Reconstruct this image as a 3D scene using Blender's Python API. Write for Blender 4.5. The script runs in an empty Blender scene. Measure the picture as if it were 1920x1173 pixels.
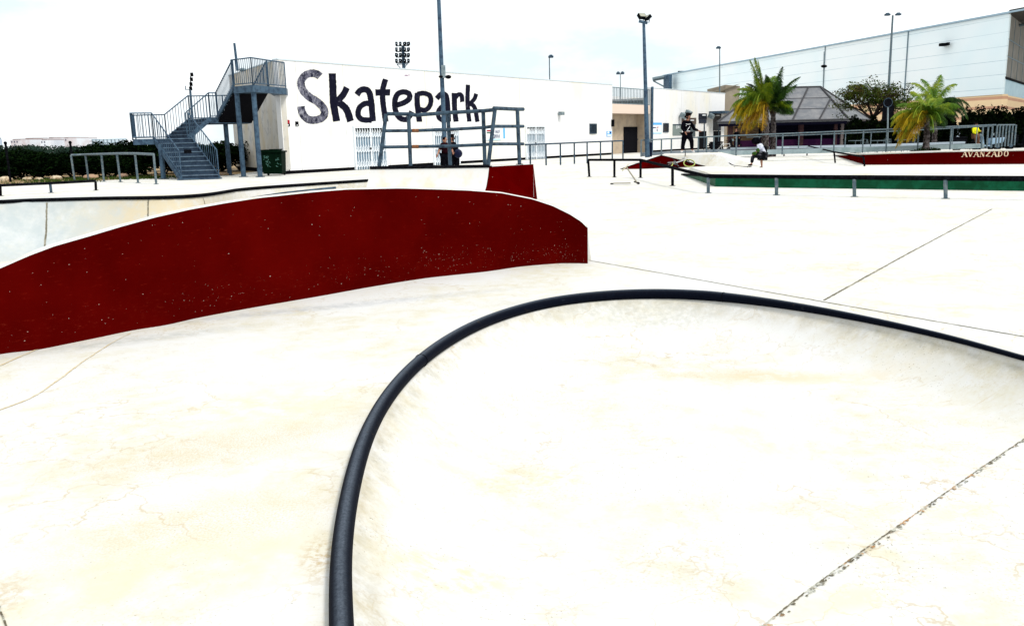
import bpy, bmesh, math, random
from mathutils import Vector, Matrix
from mathutils.bvhtree import BVHTree
random.seed(7)
S = bpy.context.scene
COL = S.collection
# ------------------------------------------------------------------ camera
F = 1620.0; CX, CY = 960.0, 586.5
HC = 1.4
PITCH = math.atan(328.0 / F); ROLL = math.radians(1.30)
fw = Vector((0, math.cos(PITCH), -math.sin(PITCH)))
R0 = Vector((1, 0, 0)); U0 = R0.cross(fw)
rt = R0 * math.cos(ROLL) - U0 * math.sin(ROLL)
up = U0 * math.cos(ROLL) + R0 * math.sin(ROLL)
CAM = Vector((0, 0, HC))
cd = bpy.data.cameras.new('camera'); co = bpy.data.objects.new('camera', cd); COL.objects.link(co)
cd.sensor_width = 36; cd.lens = 36 * F / 1920; cd.clip_end = 5000; cd.clip_start = 0.05
M = Matrix((rt, up, -fw)).transposed().to_4x4(); M.translation = CAM
co.matrix_world = M; S.camera = co

def ray(px, py): return (fw + rt * ((px - CX) / F) - up * ((py - CY) / F))
def G(px, py, z=0.0):
    d = ray(px, py); return CAM + d * ((z - HC) / d.z)
def P(px, py, Y):
    d = ray(px, py); return CAM + d * (Y / d.y)
def Q(px, Y, z):
    # point at world depth Y and height z that shows in pixel column px
    lo, hi = -400.0, 400.0
    for _ in range(50):
        m = (lo + hi) / 2; v = Vector((m, Y, z)) - CAM
        x = CX + F * v.dot(rt) / v.dot(fw)
        if x < px: lo = m
        else: hi = m
    return Vector(((lo + hi) / 2, Y, z))
def HZ(px): return 586.5 - 328 - (px - 960) * math.tan(ROLL)

# ------------------------------------------------------------------ materials
def srgb(r, g, b):
    f = lambda c: (c / 255 / 12.92) if c / 255 <= .04045 else ((c / 255 + .055) / 1.055) ** 2.4
    return (f(r), f(g), f(b))
def mat(name, col, rough=.6, var=None, scale=3.0, metal=0.0, bump=0.0, bscale=40, detail=6, lo=.45, hi=.62, spec=.06, coat=0):
    m = bpy.data.materials.new(name); m.use_nodes = True; nt = m.node_tree; b = nt.nodes['Principled BSDF']
    b.inputs['Base Color'].default_value = (*col, 1); b.inputs['Roughness'].default_value = rough
    b.inputs['Metallic'].default_value = metal; b.inputs['Specular IOR Level'].default_value = spec
    tc = nt.nodes.new('ShaderNodeTexCoord')
    if var is not None:
        n = nt.nodes.new('ShaderNodeTexNoise'); n.inputs['Scale'].default_value = scale; n.inputs['Detail'].default_value = detail
        n.inputs['Roughness'].default_value = .65
        nt.links.new(tc.outputs['Object'], n.inputs['Vector'])
        r = nt.nodes.new('ShaderNodeMapRange'); r.inputs['From Min'].default_value = lo; r.inputs['From Max'].default_value = hi
        nt.links.new(n.outputs['Fac'], r.inputs['Value'])
        mx = nt.nodes.new('ShaderNodeMix'); mx.data_type = 'RGBA'; mx.inputs[6].default_value = (*col, 1); mx.inputs[7].default_value = (*var, 1)
        nt.links.new(r.outputs['Result'], mx.inputs[0]); nt.links.new(mx.outputs[2], b.inputs['Base Color'])
    if bump:
        n2 = nt.nodes.new('ShaderNodeTexNoise'); n2.inputs['Scale'].default_value = bscale; n2.inputs['Detail'].default_value = 5
        nt.links.new(tc.outputs['Object'], n2.inputs['Vector'])
        bp = nt.nodes.new('ShaderNodeBump'); bp.inputs['Strength'].default_value = bump; bp.inputs['Distance'].default_value = .02
        nt.links.new(n2.outputs['Fac'], bp.inputs['Height']); nt.links.new(bp.outputs['Normal'], b.inputs['Normal'])
    return m

class NT:
    """small helper to chain colour layers on a material"""
    def __init__(s, name, base, rough=.85, spec=.2):
        s.m = bpy.data.materials.new(name); s.m.use_nodes = True; s.t = s.m.node_tree; s.b = s.t.nodes['Principled BSDF']
        s.b.inputs['Roughness'].default_value = rough; s.b.inputs['Specular IOR Level'].default_value = spec
        s.tc = s.t.nodes.new('ShaderNodeTexCoord'); s.col = None
        c = s.t.nodes.new('ShaderNodeRGB'); c.outputs[0].default_value = (*base, 1); s.col = c.outputs[0]
    def N(s, kind, **kw):
        n = s.t.nodes.new(kind)
        for k, v in kw.items():
            if k in n.inputs.keys(): n.inputs[k].default_value = v
            else: setattr(n, k, v)
        return n
    def L(s, a, b): s.t.links.new(a, b)
    def mapping(s, scale=(1, 1, 1), rot=(0, 0, 0), loc=(0, 0, 0)):
        mp = s.N('ShaderNodeMapping'); s.L(s.tc.outputs['Object'], mp.inputs['Vector'])
        mp.inputs['Scale'].default_value = scale; mp.inputs['Rotation'].default_value = rot; mp.inputs['Location'].default_value = loc
        return mp.outputs[0]
    def noise(s, scale, vec=None, detail=6, rough=.6, dist=0):
        n = s.N('ShaderNodeTexNoise'); n.inputs['Scale'].default_value = scale; n.inputs['Detail'].default_value = detail
        n.inputs['Roughness'].default_value = rough; n.inputs['Distortion'].default_value = dist
        s.L(vec or s.tc.outputs['Object'], n.inputs['Vector']); return n.outputs['Fac']
    def rng(s, v, a, b, c=0, d=1):
        r = s.N('ShaderNodeMapRange'); s.L(v, r.inputs['Value'])
        for k, x in zip(('From Min', 'From Max', 'To Min', 'To Max'), (a, b, c, d)): r.inputs[k].default_value = x
        return r.outputs['Result']
    def math(s, op, a, b=None):
        n = s.N('ShaderNodeMath', operation=op)
        for i, x in enumerate((a, b)):
            if x is None: continue
            if isinstance(x, (int, float)): n.inputs[i].default_value = x
            else: s.L(x, n.inputs[i])
        return n.outputs[0]
    def over(s, fac, col):
        mx = s.N('ShaderNodeMix', data_type='RGBA'); s.L(fac, mx.inputs[0]) if not isinstance(fac, float) else None
        s.L(s.col, mx.inputs[6]); mx.inputs[7].default_value = (*col, 1); s.col = mx.outputs[2]
    def ellipse(s, c, ax, ang=0):
        """soft elliptical mask round point c (x, y) with half axes ax"""
        mp = s.N('ShaderNodeMapping', vector_type='TEXTURE'); s.L(s.tc.outputs['Object'], mp.inputs['Vector'])
        mp.inputs['Location'].default_value = (c[0], c[1], 0); mp.inputs['Rotation'].default_value = (0, 0, ang); mp.inputs['Scale'].default_value = (ax[0], ax[1], 1e6)
        vl = s.N('ShaderNodeVectorMath', operation='LENGTH'); s.L(mp.outputs[0], vl.inputs[0])
        return s.rng(vl.outputs['Value'], 1.0, .3)
    def bump(s, h, strength=.3, dist=.01):
        bp = s.N('ShaderNodeBump'); bp.inputs['Strength'].default_value = strength; bp.inputs['Distance'].default_value = dist
        s.L(h, bp.inputs['Height']); s.L(bp.outputs['Normal'], s.b.inputs['Normal'])
    def done(s):
        s.L(s.col, s.b.inputs['Base Color']); return s.m

def concrete_mat(name, base, near=False):
    k = NT(name, base)
    w = k.noise(.9, detail=7, rough=.65, dist=.6)
    w2 = k.noise(6, detail=6, rough=.7)
    f = k.math('MULTIPLY', k.rng(w, .42, .62), k.rng(w2, .34, .62))
    k.over(k.math('MULTIPLY', f, .85), (.50, .465, .345))
    # fine sandy grain
    gr = k.noise(70, detail=3, rough=.7)
    k.over(k.math('MULTIPLY', k.rng(gr, .54, .66), k.rng(k.noise(1.7, detail=5), .46, .62, .03, .6)), (.42, .35, .22))
    # directional scuffs left by wheels
    st = k.noise(5, vec=k.mapping((1.2, 9, 1), (0, 0, .62)), detail=9, rough=.8)
    st2 = k.noise(.6, detail=3)
    k.over(k.math('MULTIPLY', k.math('MULTIPLY', k.rng(st, .55, .68), k.rng(st2, .42, .58)), .75), (.44, .35, .20))
    sp = k.noise(80, detail=2, rough=.5)
    sp2 = k.noise(1.3, detail=4)
    k.over(k.math('MULTIPLY', k.math('MULTIPLY', k.rng(sp, .67, .72), k.rng(sp2, .42, .58)), .85), (.16, .14, .10))
    # hairline crazing
    for sc_, wd, am, off in ((1.5, .012, .55, 0), (4.2, .022, .40, 3.1)):
        v = k.N('ShaderNodeTexVoronoi', feature='DISTANCE_TO_EDGE'); v.inputs['Scale'].default_value = sc_
        wv = k.N('ShaderNodeVectorMath', operation='ADD')
        nn = k.N('ShaderNodeTexNoise'); nn.inputs['Scale'].default_value = 4 * sc_; nn.inputs['Detail'].default_value = 7
        k.L(k.tc.outputs['Object'], nn.inputs['Vector'])
        sc = k.N('ShaderNodeVectorMath', operation='SCALE'); sc.inputs['Scale'].default_value = .55 / sc_
        k.L(nn.outputs['Color'], sc.inputs[0]); k.L(sc.outputs[0], wv.inputs[0]); k.L(k.tc.outputs['Object'], wv.inputs[1]); k.L(wv.outputs[0], v.inputs['Vector'])
        ck = k.rng(v.outputs['Distance'], wd, wd * .3)
        gate = k.noise(.8, vec=k.mapping(loc=(off, off, 0)), detail=5)
        k.over(k.math('MULTIPLY', k.math('MULTIPLY', ck, k.rng(gate, .49, .60)), am), (.38, .29, .16))
    at_ = k.N('ShaderNodeAttribute', attribute_name='grime')
    k.over(k.math('MULTIPLY', at_.outputs['Fac'], k.rng(k.noise(7, detail=9, rough=.75), .40, .66, 0, .9)), (.36, .31, .20))
    k.over(k.math('MULTIPLY', k.math('POWER', at_.outputs['Fac'], 1.6), k.rng(k.noise(4, detail=9, rough=.75), .48, .70, 0, .8)), (.17, .17, .15))
    if near: near(k)
    k.bump(k.noise(140, detail=3), .15, .004)
    return k.done()

def red_mat(name, base=(.055, .0, .0), hi=(.085, .0003, .0004), zsc=1):
    k = NT(name, base, rough=.85, spec=.0)
    k.over(k.rng(k.noise(1.1, detail=5), .42, .7, 0, .8), hi)
    sc = k.noise(9, vec=k.mapping((1, 1, 7), (0, .25, 0)), detail=9, rough=.8)
    k.over(k.rng(sc, .66, .74, 0, .65), (.30, .045, .02))
    sm = k.noise(22, detail=3, rough=.6)
    k.over(k.rng(sm, .735, .75), (.60, .48, .42))
    k.bump(k.noise(60, detail=4), .25, .004)
    return k.done()

M_conc = None
m_steel = mat('galvanised_steel', (.050, .082, .115), .5, (.018, .030, .046), 9, .35, .12, 60)
m_steel_d = mat('steel_blue_grey', (.060, .105, .155), .5, (.028, .048, .080), 5, .3, .12, 50)
m_rail = mat('rail_steel', (.085, .125, .15), .5, (.17, .20, .21), 12, .3)
m_pale = mat('pale_steel', (.22, .27, .29), .5, (.12, .16, .18), 6, .3)
m_black = mat('black_steel', (.0025, .0025, .0035), .85, (.007, .008, .011), 14, spec=.01)
m_dark = mat('dark_void', (.004, .004, .006), .9, spec=.05)
m_rust = mat('rust', (.14, .05, .02), .9, (.25, .14, .08), 30)
m_white = mat('white_paint', (.78, .80, .80), .5, (.62, .66, .70), 2)
m_green = mat('green_paint', (.001, .052, .020), .6, (.003, .092, .042), 3, bump=.1, spec=.1)
m_red = red_mat('red_paint')
m_red2 = red_mat('red_paint_far', (.052, .0, .0), (.075, .0003, .0004))
m_glass = mat('dark_glass', (.012, .018, .028), .12, spec=.6)

# ------------------------------------------------------------------ mesh builder
def obj(name, verts, faces, material, parent=None, smooth=False, ang=40):
    me = bpy.data.meshes.new(name)
    o0 = parent_loc(parent)
    me.from_pydata([tuple(Vector(v) - o0) for v in verts], [], faces)
    me.update()
    if smooth:
        me.shade_smooth()
        try: me.set_sharp_from_angle(angle=math.radians(ang))
        except Exception: pass
    if material:
        for mm in (material if isinstance(material, list) else [material]): me.materials.append(mm)
    o = bpy.data.objects.new(name, me); COL.objects.link(o)
    if parent: o.parent = parent
    return o
def parent_loc(p):
    v = Vector((0, 0, 0))
    while p: v = v + p.location; p = p.parent
    return v
def tag(o, label=None, cat=None, group=None, kind=None):
    if label: o['label'] = label
    if cat: o['category'] = cat
    if group: o['group'] = group
    if kind: o['kind'] = kind
    return o
def thing(name, label, cat, loc, group=None):
    o = bpy.data.objects.new(name, None); COL.objects.link(o); o.location = Vector(loc); o.empty_display_size = .3
    return tag(o, label, cat, group)
def copy_tree(o, parent=None):
    c = o.copy(); COL.objects.link(c); c.parent = parent
    for ch in list(o.children): copy_tree(ch, c)
    return c

class MB:
    def __init__(s): s.v = []; s.f = []
    def quad(s, *p):
        n = len(s.v); s.v += [Vector(q) for q in p]; s.f.append(tuple(range(n, n + len(p))))
    def box(s, c, size, rz=0, rx=0, ry=0):
        c = Vector(c); m = Matrix.Rotation(rz, 3, 'Z') @ Matrix.Rotation(ry, 3, 'Y') @ Matrix.Rotation(rx, 3, 'X'); n = len(s.v)
        for dx in (-.5, .5):
            for dy in (-.5, .5):
                for dz in (-.5, .5):
                    s.v.append(c + m @ Vector((dx * size[0], dy * size[1], dz * size[2])))
        s.f += [tuple(n + i for i in q) for q in ((0, 1, 3, 2), (4, 6, 7, 5), (0, 4, 5, 1), (2, 3, 7, 6), (0, 2, 6, 4), (1, 5, 7, 3))]
    def hexa(s, a, b):
        """a, b: two rings of equal length, bridged and capped"""
        n = len(s.v); k = len(a); s.v += [Vector(q) for q in a] + [Vector(q) for q in b]
        s.f.append(tuple(n + i for i in range(k))[::-1]); s.f.append(tuple(n + k + i for i in range(k)))
        for i in range(k):
            j = (i + 1) % k; s.f.append((n + i, n + j, n + k + j, n + k + i))
    def prism(s, pts, z0, z1):
        s.hexa([(p[0], p[1], z0) for p in pts], [(p[0], p[1], z1) for p in pts])
    def extr(s, poly, vec):
        vec = Vector(vec); s.hexa(poly, [Vector(p) + vec for p in poly])
    def tube(s, p0, p1, r, r1=None, n=8, caps=True):
        s.path([p0, p1], [r, r if r1 is None else r1], n, caps)
    def path(s, pts, r, n=8, caps=True):
        pts = [Vector(p) for p in pts]; k0 = len(s.v); m = len(pts)
        rr = r if isinstance(r, (list, tuple)) else [r] * m
        t = (pts[1] - pts[0]).normalized(); a = Vector((0, 0, 1)) if abs(t.z) < .9 else Vector((1, 0, 0))
        x = t.cross(a).normalized()
        for i, p in enumerate(pts):
            if i == 0: t = pts[1] - pts[0]
            elif i == m - 1: t = pts[-1] - pts[-2]
            else: t = (pts[i + 1] - p).normalized() + (p - pts[i - 1]).normalized()
            t = t.normalized(); x = (x - t * x.dot(t)).normalized(); y = t.cross(x)
            for j in range(n):
                a = 2 * math.pi * j / n; s.v.append(p + (x * math.cos(a) + y * math.sin(a)) * rr[i])
        for i in range(m - 1):
            for j in range(n):
                a = k0 + i * n + j; b = k0 + i * n + (j + 1) % n; s.f.append((a, b, b + n, a + n))
        if caps:
            s.f.append(tuple(k0 + j for j in range(n))[::-1]); s.f.append(tuple(k0 + (m - 1) * n + j for j in range(n)))
    def sphere(s, c, r, nu=12, nv=8, sc=(1, 1, 1)):
        c = Vector(c); n = len(s.v)
        for i in range(nv + 1):
            th = math.pi * i / nv
            for j in range(nu):
                ph = 2 * math.pi * j / nu
                s.v.append(c + Vector((math.sin(th) * math.cos(ph) * r * sc[0], math.sin(th) * math.sin(ph) * r * sc[1], math.cos(th) * r * sc[2])))
        for i in range(nv):
            for j in range(nu):
                a = n + i * nu + j; b = n + i * nu + (j + 1) % nu
                s.f.append((a, a + nu, b + nu, b))
    def torus(s, c, R, r, ax=(0, 1, 0), nu=28, nv=8):
        c = Vector(c); ax = Vector(ax).normalized(); x = ax.orthogonal().normalized(); y = ax.cross(x)
        pts = [c + (x * math.cos(2 * math.pi * i / nu) + y * math.sin(2 * math.pi * i / nu)) * R for i in range(nu)]
        k = len(s.v)
        for i, p in enumerate(pts):
            d = (p - c).normalized()
            for j in range(nv):
                a = 2 * math.pi * j / nv; s.v.append(p + (d * math.cos(a) + ax * math.sin(a)) * r)
        for i in range(nu):
            for j in range(nv):
                a = k + i * nv + j; b = k + i * nv + (j + 1) % nv; i2 = ((i + 1) % nu)
                s.f.append((a, b, k + i2 * nv + (j + 1) % nv, k + i2 * nv + j))
    def build(s, name, material, parent=None, smooth=True, ang=40):
        return obj(name, s.v, s.f, material, parent, smooth, ang)
def part(name, material, parent, fn, smooth=True):
    m = MB(); fn(m); return m.build(name, material, parent, smooth)
def bevel(o, w=.01, seg=2):
    b = o.modifiers.new('bevel', 'BEVEL'); b.width = w; b.segments = seg; b.limit_method = 'ANGLE'
    return o

def interp(pts, n):
    """Catmull-Rom through pts -> n points"""
    pts = [Vector(p) for p in pts]; out = []
    L = len(pts) - 1
    for i in range(n):
        t = i / (n - 1) * L; k = min(int(t), L - 1); u = t - k
        p0 = pts[max(k - 1, 0)]; p1 = pts[k]; p2 = pts[k + 1]; p3 = pts[min(k + 2, L)]
        out.append(.5 * ((2 * p1) + (p2 - p0) * u + (2 * p0 - 5 * p1 + 4 * p2 - p3) * u * u + (3 * p1 - p0 - 3 * p2 + p3) * u ** 3))
    return out

class Wall:
    """vertical plane through ground points a and b; pixel <-> wall coordinates"""
    def __init__(s, a, b):
        s.O = Vector(a); s.U = (Vector(b) - Vector(a)); s.U.z = 0; s.len = s.U.length; s.U.normalize()
        s.N = Vector((s.U.y, -s.U.x, 0))
        if s.N.dot(CAM - s.O) < 0: s.N = -s.N
        s.ang = math.atan2(s.U.y, s.U.x)
    def uz(s, px, py):
        d = ray(px, py); t = (s.O - CAM).dot(s.N) / d.dot(s.N); p = CAM + d * t
        return (p - s.O).dot(s.U), p.z
    def pt(s, u, z, off=0): return s.O + s.U * u + Vector((0, 0, z)) + s.N * off
    def px(s, px, py, off=0):
        u, z = s.uz(px, py); return s.pt(u, z, off)
    def box(s, mb, u0, u1, z0, z1, o0, o1):
        a = [s.pt(u0, z0, o0), s.pt(u1, z0, o0), s.pt(u1, z1, o0), s.pt(u0, z1, o0)]
        mb.hexa(a, [p + s.N * (o1 - o0) for p in a])
    def rect(s, px0, py0, px1, py1):
        ym = (py0 + py1) / 2; xm = (px0 + px1) / 2
        return s.uz(px0, ym)[0], s.uz(px1, ym)[0], s.uz(xm, py1)[1], s.uz(xm, py0)[1]

_sr = random.Random(99)
def stroke(mb, pts, w, place, n=None, rough=0):
    """a brush stroke of width w along pts (2-D); place(x, y) -> 3-D point"""
    P3 = interp([(p[0], p[1], 0) for p in pts], n or max(2, (len(pts) - 1) * 5 + 1)) if len(pts) > 2 else [Vector((pts[0][0], pts[0][1], 0)).lerp(Vector((pts[-1][0], pts[-1][1], 0)), i / (n - 1)) for i in range(n)] if n else [Vector((p[0], p[1], 0)) for p in pts]
    k = len(mb.v)
    for i, p in enumerate(P3):
        t = (P3[min(i + 1, len(P3) - 1)] - P3[max(i - 1, 0)]).normalized(); q = Vector((-t.y, t.x, 0)) * w / 2
        a_, b_ = (1 + _sr.uniform(-rough, rough), 1 + _sr.uniform(-rough, rough)) if rough else (1, 1)
        e_ = t * (_sr.uniform(-rough, rough) * w if i in (0, len(P3) - 1) else 0)
        mb.v += [place(*(p + q * a_ + e_)[:2]), place(*(p - q * b_ - e_)[:2])]
    for i in range(len(P3) - 1):
        a = k + 2 * i; mb.f.append((a, a + 1, a + 3, a + 2))
# ================================================================== GROUND
cop = [(641,1173),(637,1112),(638,1052.6),(645,998.7),(654.4,939),(667,885),(681,837),(701,791),(727,747.7),(759.6,707),(797,672),(846,637),(905,606),(970,583),(1035,567),(1100,558),(1185,552),(1271,552),(1356,557.5),(1441.6,568),(1527,581),(1612.5,597),(1698,615),(1783,634),(1851.6,653.5),(1920,672.7)]
fc = [G(x, y + 4) for x, y in cop]
def resample(pts, step):
    """even spacing by arc length (linear pieces of a dense curve)"""
    out = [pts[0].copy()]; acc = 0
    for a, b in zip(pts, pts[1:]):
        l = (b - a).length
        while acc + l >= step and l > 1e-9:
            a = a.lerp(b, (step - acc) / l); l = (b - a).length; out.append(a.copy()); acc = 0
        acc += l
    return out
def bez(p0, t0, p1, t1, n=40):
    a = p0 + t0; b = p1 - t1
    return [p0 * (1 - u) ** 3 + a * 3 * u * (1 - u) ** 2 + b * 3 * u * u * (1 - u) + p1 * u ** 3 for u in [i / n for i in range(n + 1)]]
def smooth_open(P, k):
    for _ in range(k): P = [P[0]] + [(P[i - 1] + P[i] * 2 + P[i + 1]) / 4 for i in range(1, len(P) - 1)] + [P[-1]]
    return P
fcd = smooth_open(resample(interp(fc, 900), .06), 30)
tA = (fcd[0] - fcd[5]).normalized(); tB = (fcd[-1] - fcd[-6]).normalized()
bot = Vector((2.6, -3.2, 0)); rgt = Vector((7.4, .2, 0))
seg1 = bez(fcd[-1], tB * 1.6, rgt, Vector((0, -1.6, 0))); seg2 = bez(rgt, Vector((0, -1.9, 0)), bot, Vector((-2.2, 0, 0))); seg3 = bez(bot, Vector((-1.6, 0, 0)), fcd[0], -tA * 1.6)
front_full = seg3[:-1] + fcd + seg1[1:] + seg2[1:]
front_loop = resample(front_full, .12)
if (front_loop[-1] - front_loop[0]).length < .06: front_loop.pop()
front_pipe = resample(seg3[14:-1] + fcd + seg1[1:], .06)
bk = [(0,380.5),(50,378),(100,376.5),(200,374),(280,373),(330,371.5),(370,369),(400,365.5),(430,360.5),(450,357.5),(500,353),(600,346),(690,340)]
bc = [G(-260, 391), G(-120, 385)] + [G(x, y) for x, y in bk]
near = [Vector((-3.7, 21, 0)), Vector((-3.6, 16.5, 0)), Vector((-5.2, 12.0, 0)), Vector((-6.6, 9.7, 0)), Vector((-8.6, 8.3, 0)), Vector((-12, 8.5, 0)), Vector((-14.5, 12, 0))]
bcd = resample(interp(bc, 600), .25)
e0 = bcd[-1]; t0_ = (bcd[-1] - bcd[-4]).normalized(); s0 = bcd[0]; t1_ = (bcd[3] - bcd[0]).normalized()
nA = Vector((-4.3, 20.5, 0)); nB = Vector((-6.2, 11.2, 0)); nC = Vector((-10.2, 8.9, 0))
near_d = bez(e0, t0_ * 1.6, nA, Vector((.1, -3.2, 0)), 16)[1:] + bez(nA, Vector((-.1, -3.4, 0)), nB, Vector((-1.6, -1.9, 0)), 22)[1:] + bez(nB, Vector((-1.2, -1.4, 0)), nC, Vector((-2.2, .1, 0)), 14)[1:] + bez(nC, Vector((-6.5, -.2, 0)), s0, t1_ * 5.5, 34)[1:-1]
back_loop = resample(bcd + near_d, .30)
if (back_loop[-1] - back_loop[0]).length < .15: back_loop.pop()

GR = {}
def bowl(bm, loop, center, D, R, base_i, gr=0):
    """rings from the rim down a circular transition to a flat floor; returns nothing"""
    osg = 1 if sum(loop[i - 1].x * loop[i].y - loop[i].x * loop[i - 1].y for i in range(len(loop))) > 0 else -1
    pm = math.acos(max(-1, 1 - D / R)); rings = 14; prev = base_i; W = R * math.sin(pm)
    for k in range(1, rings + 1):
        ph = pm * (1 - k / rings); h = W - R * math.sin(ph); z = -D + R * (1 - math.cos(ph)); cur = []
        for i, p in enumerate(loop):
            a = loop[i - 1]; b = loop[(i + 1) % len(loop)]; t = (b - a).normalized(); n = Vector((-t.y, t.x, 0))
            n = n * osg
            d = (center - p).normalized(); n = (n * .35 + d * .65).normalized() if gr > .5 else d
            cur.append(bm.verts.new(p + n * h + Vector((0, 0, z)))); cur[-1][glay] = gr * max(0, 1.15 - k * .26) * (1 if k > 0 else 0)
        for i in range(len(loop)):
            j = (i + 1) % len(loop); bm.faces.new((prev[i], prev[j], cur[j], cur[i]))
        prev = cur
    c = bm.verts.new(center + Vector((0, 0, -D)))
    mid = [bm.verts.new(v.co.lerp(c.co, .5)) for v in prev]
    for i in range(len(loop)):
        j = (i + 1) % len(loop); bm.faces.new((prev[i], prev[j], mid[j], mid[i])); bm.faces.new((mid[i], mid[j], c))

bm = bmesh.new(); glay = bm.verts.layers.float.new('grime')
def loopverts(pts):
    vs = [bm.verts.new(p) for p in pts]; es = [bm.edges.new((vs[i], vs[(i + 1) % len(vs)])) for i in range(len(vs))]; return vs, es
ov, oe = loopverts([Vector((x, y, 0)) for x, y in ((-120, -30), (130, -30), (130, 170), (-120, 170))])
fv, fe = loopverts(front_loop); bv, be = loopverts(back_loop)
bmesh.ops.triangle_fill(bm, use_beauty=True, use_dissolve=False, edges=oe + fe + be)
def inside(p, loop):
    c = False
    for i in range(len(loop)):
        a, b = loop[i], loop[i - 1]
        if (a.y > p.y) != (b.y > p.y) and p.x < (b.x - a.x) * (p.y - a.y) / (b.y - a.y) + a.x: c = not c
    return c
kill = [f for f in bm.faces if inside(f.calc_center_median(), front_loop) or inside(f.calc_center_median(), back_loop)]
bmesh.ops.delete(bm, geom=kill, context='FACES_ONLY')
bowl(bm, front_loop, Vector((3.2, .8, 0)), .29, 1.25, fv, .85)
bowl(bm, back_loop, Vector((-9.0, 16.5, 0)), 1.35, 2.3, bv, .35)
bmesh.ops.recalc_face_normals(bm, faces=bm.faces)
bm.faces.ensure_lookup_table()
if sum(f.normal.z for f in bm.faces) < 0: bmesh.ops.reverse_faces(bm, faces=bm.faces)
for f in bm.faces: f.smooth = True
for e in bm.edges:
    if e.verts[0] in set() : pass
rim = set(fv) | set(bv)
for e in fe + be:
    if e.is_valid: e.smooth = False
me = bpy.data.meshes.new('ground')
bm.to_mesh(me); GT = BVHTree.FromBMesh(bm); bm.free()
ground = bpy.data.objects.new('ground', me); COL.objects.link(ground); ground['kind'] = 'structure'

def drape(px, py, off=.003):
    d = ray(px, py).normalized(); h = GT.ray_cast(CAM, d)
    return h[0] + h[1] * off if h[0] else G(px, py, off)

def near_marks(k):
    def at(px, py): p = drape(px, py); return (p.x, p.y)
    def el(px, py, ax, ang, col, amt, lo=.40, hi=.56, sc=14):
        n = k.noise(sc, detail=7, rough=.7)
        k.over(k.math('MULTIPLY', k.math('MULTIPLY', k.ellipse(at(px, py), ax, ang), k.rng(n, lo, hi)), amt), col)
    el(1440, 706, (.62, .26), -.12, (.54, .41, .24), .62, .30, .5, 9)      # orange sandy patch
    el(1590, 712, (.7, .20), -.18, (.54, .47, .32), .45, .35, .55, 9)
    el(440, 830, (1.0, .42), .55, (.46, .37, .21), .8, .44, .62, 120)        # warm scuffed area left of the pipe
    el(400, 980, (.75, .40), .5, (.48, .40, .24), .8, .44, .62, 110)
    el(300, 1080, (.9, .35), .4, (.54, .50, .36), .8, .35, .58, 4)
    el(500, 760, (.7, .5), .5, (.54, .49, .34), .8, .38, .60, 5)
    el(850, 1080, (.35, .22), .1, (.52, .46, .30), .75, .42, .6, 12)
    el(1000, 900, (.5, .22), .1, (.52, .46, .30), .6, .45, .6, 16)
    el(1000, 660, (.8, .35), .3, (.44, .42, .34), .5, .45, .6, 26)
    el(602, 1040, (.10, .22), .1, (.40, .30, .16), .8, .44, .60, 36)
    el(1600, 1120, (.25, .12), .4, (.57, .55, .36), .7, .35, .5, 8)
    el(1800, 960, (.30, .12), .4, (.57, .55, .36), .6, .35, .5, 8)
    el(1650, 960, (.2, .1), .4, (.57, .55, .36), .5, .35, .5, 8)
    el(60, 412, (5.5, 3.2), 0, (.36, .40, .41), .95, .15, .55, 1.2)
    el(300, 400, (2.6, 3.0), 0, (.50, .43, .30), .9, .25, .55, 3)
    el(10, 1110, (.12, .22), .4, (.42, .33, .20), .7, .42, .6, 30)
    el(230, 640, (1.2, .18), .5, (.36, .37, .35), .7, .35, .6, 10)
    el(620, 575, (2.2, .18), .42, (.36, .37, .38), .7, .35, .6, 10)
    el(1200, 590, (1.6, .35), 0, (.36, .36, .32), .6, .35, .6, 22)
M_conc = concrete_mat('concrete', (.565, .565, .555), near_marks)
me.materials.append(M_conc)

# dirt skirt just inside the foreground pipe: grime stuck to the transition
def grime_band():
    m = MB(); n = len(front_loop); k = 0
    ctr = Vector((3.2, .8, 0)); prev = None; rnd = random.Random(3)
    pts = resample(fcd, .03)
    for i, p in enumerate(pts):
        d = (ctr - p).normalized()
        row = []
        wdt = .05 + .06 * (math.sin(i * .21) * .5 + .5) * rnd.uniform(.5, 1) + .03 * rnd.random()
        for j, h in enumerate((.045, .045 + wdt)):
            q = p + d * h; hit = GT.ray_cast(q + Vector((0, 0, 1)), Vector((0, 0, -1)))
            row.append(hit[0] + hit[1] * .0025 if hit[0] else q)
        if prev: m.quad(prev[0], prev[1], row[1], row[0])
        prev = row
    return m
kk = NT('grime', (.60, .60, .585))
kk.over(kk.rng(kk.noise(24, detail=9, rough=.8), .42, .66, 0, .75), (.36, .31, .22))
kk.over(kk.rng(kk.noise(9, detail=8, rough=.75), .5, .66, 0, .6), (.26, .24, .19))
m_grime = kk.done()

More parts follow.
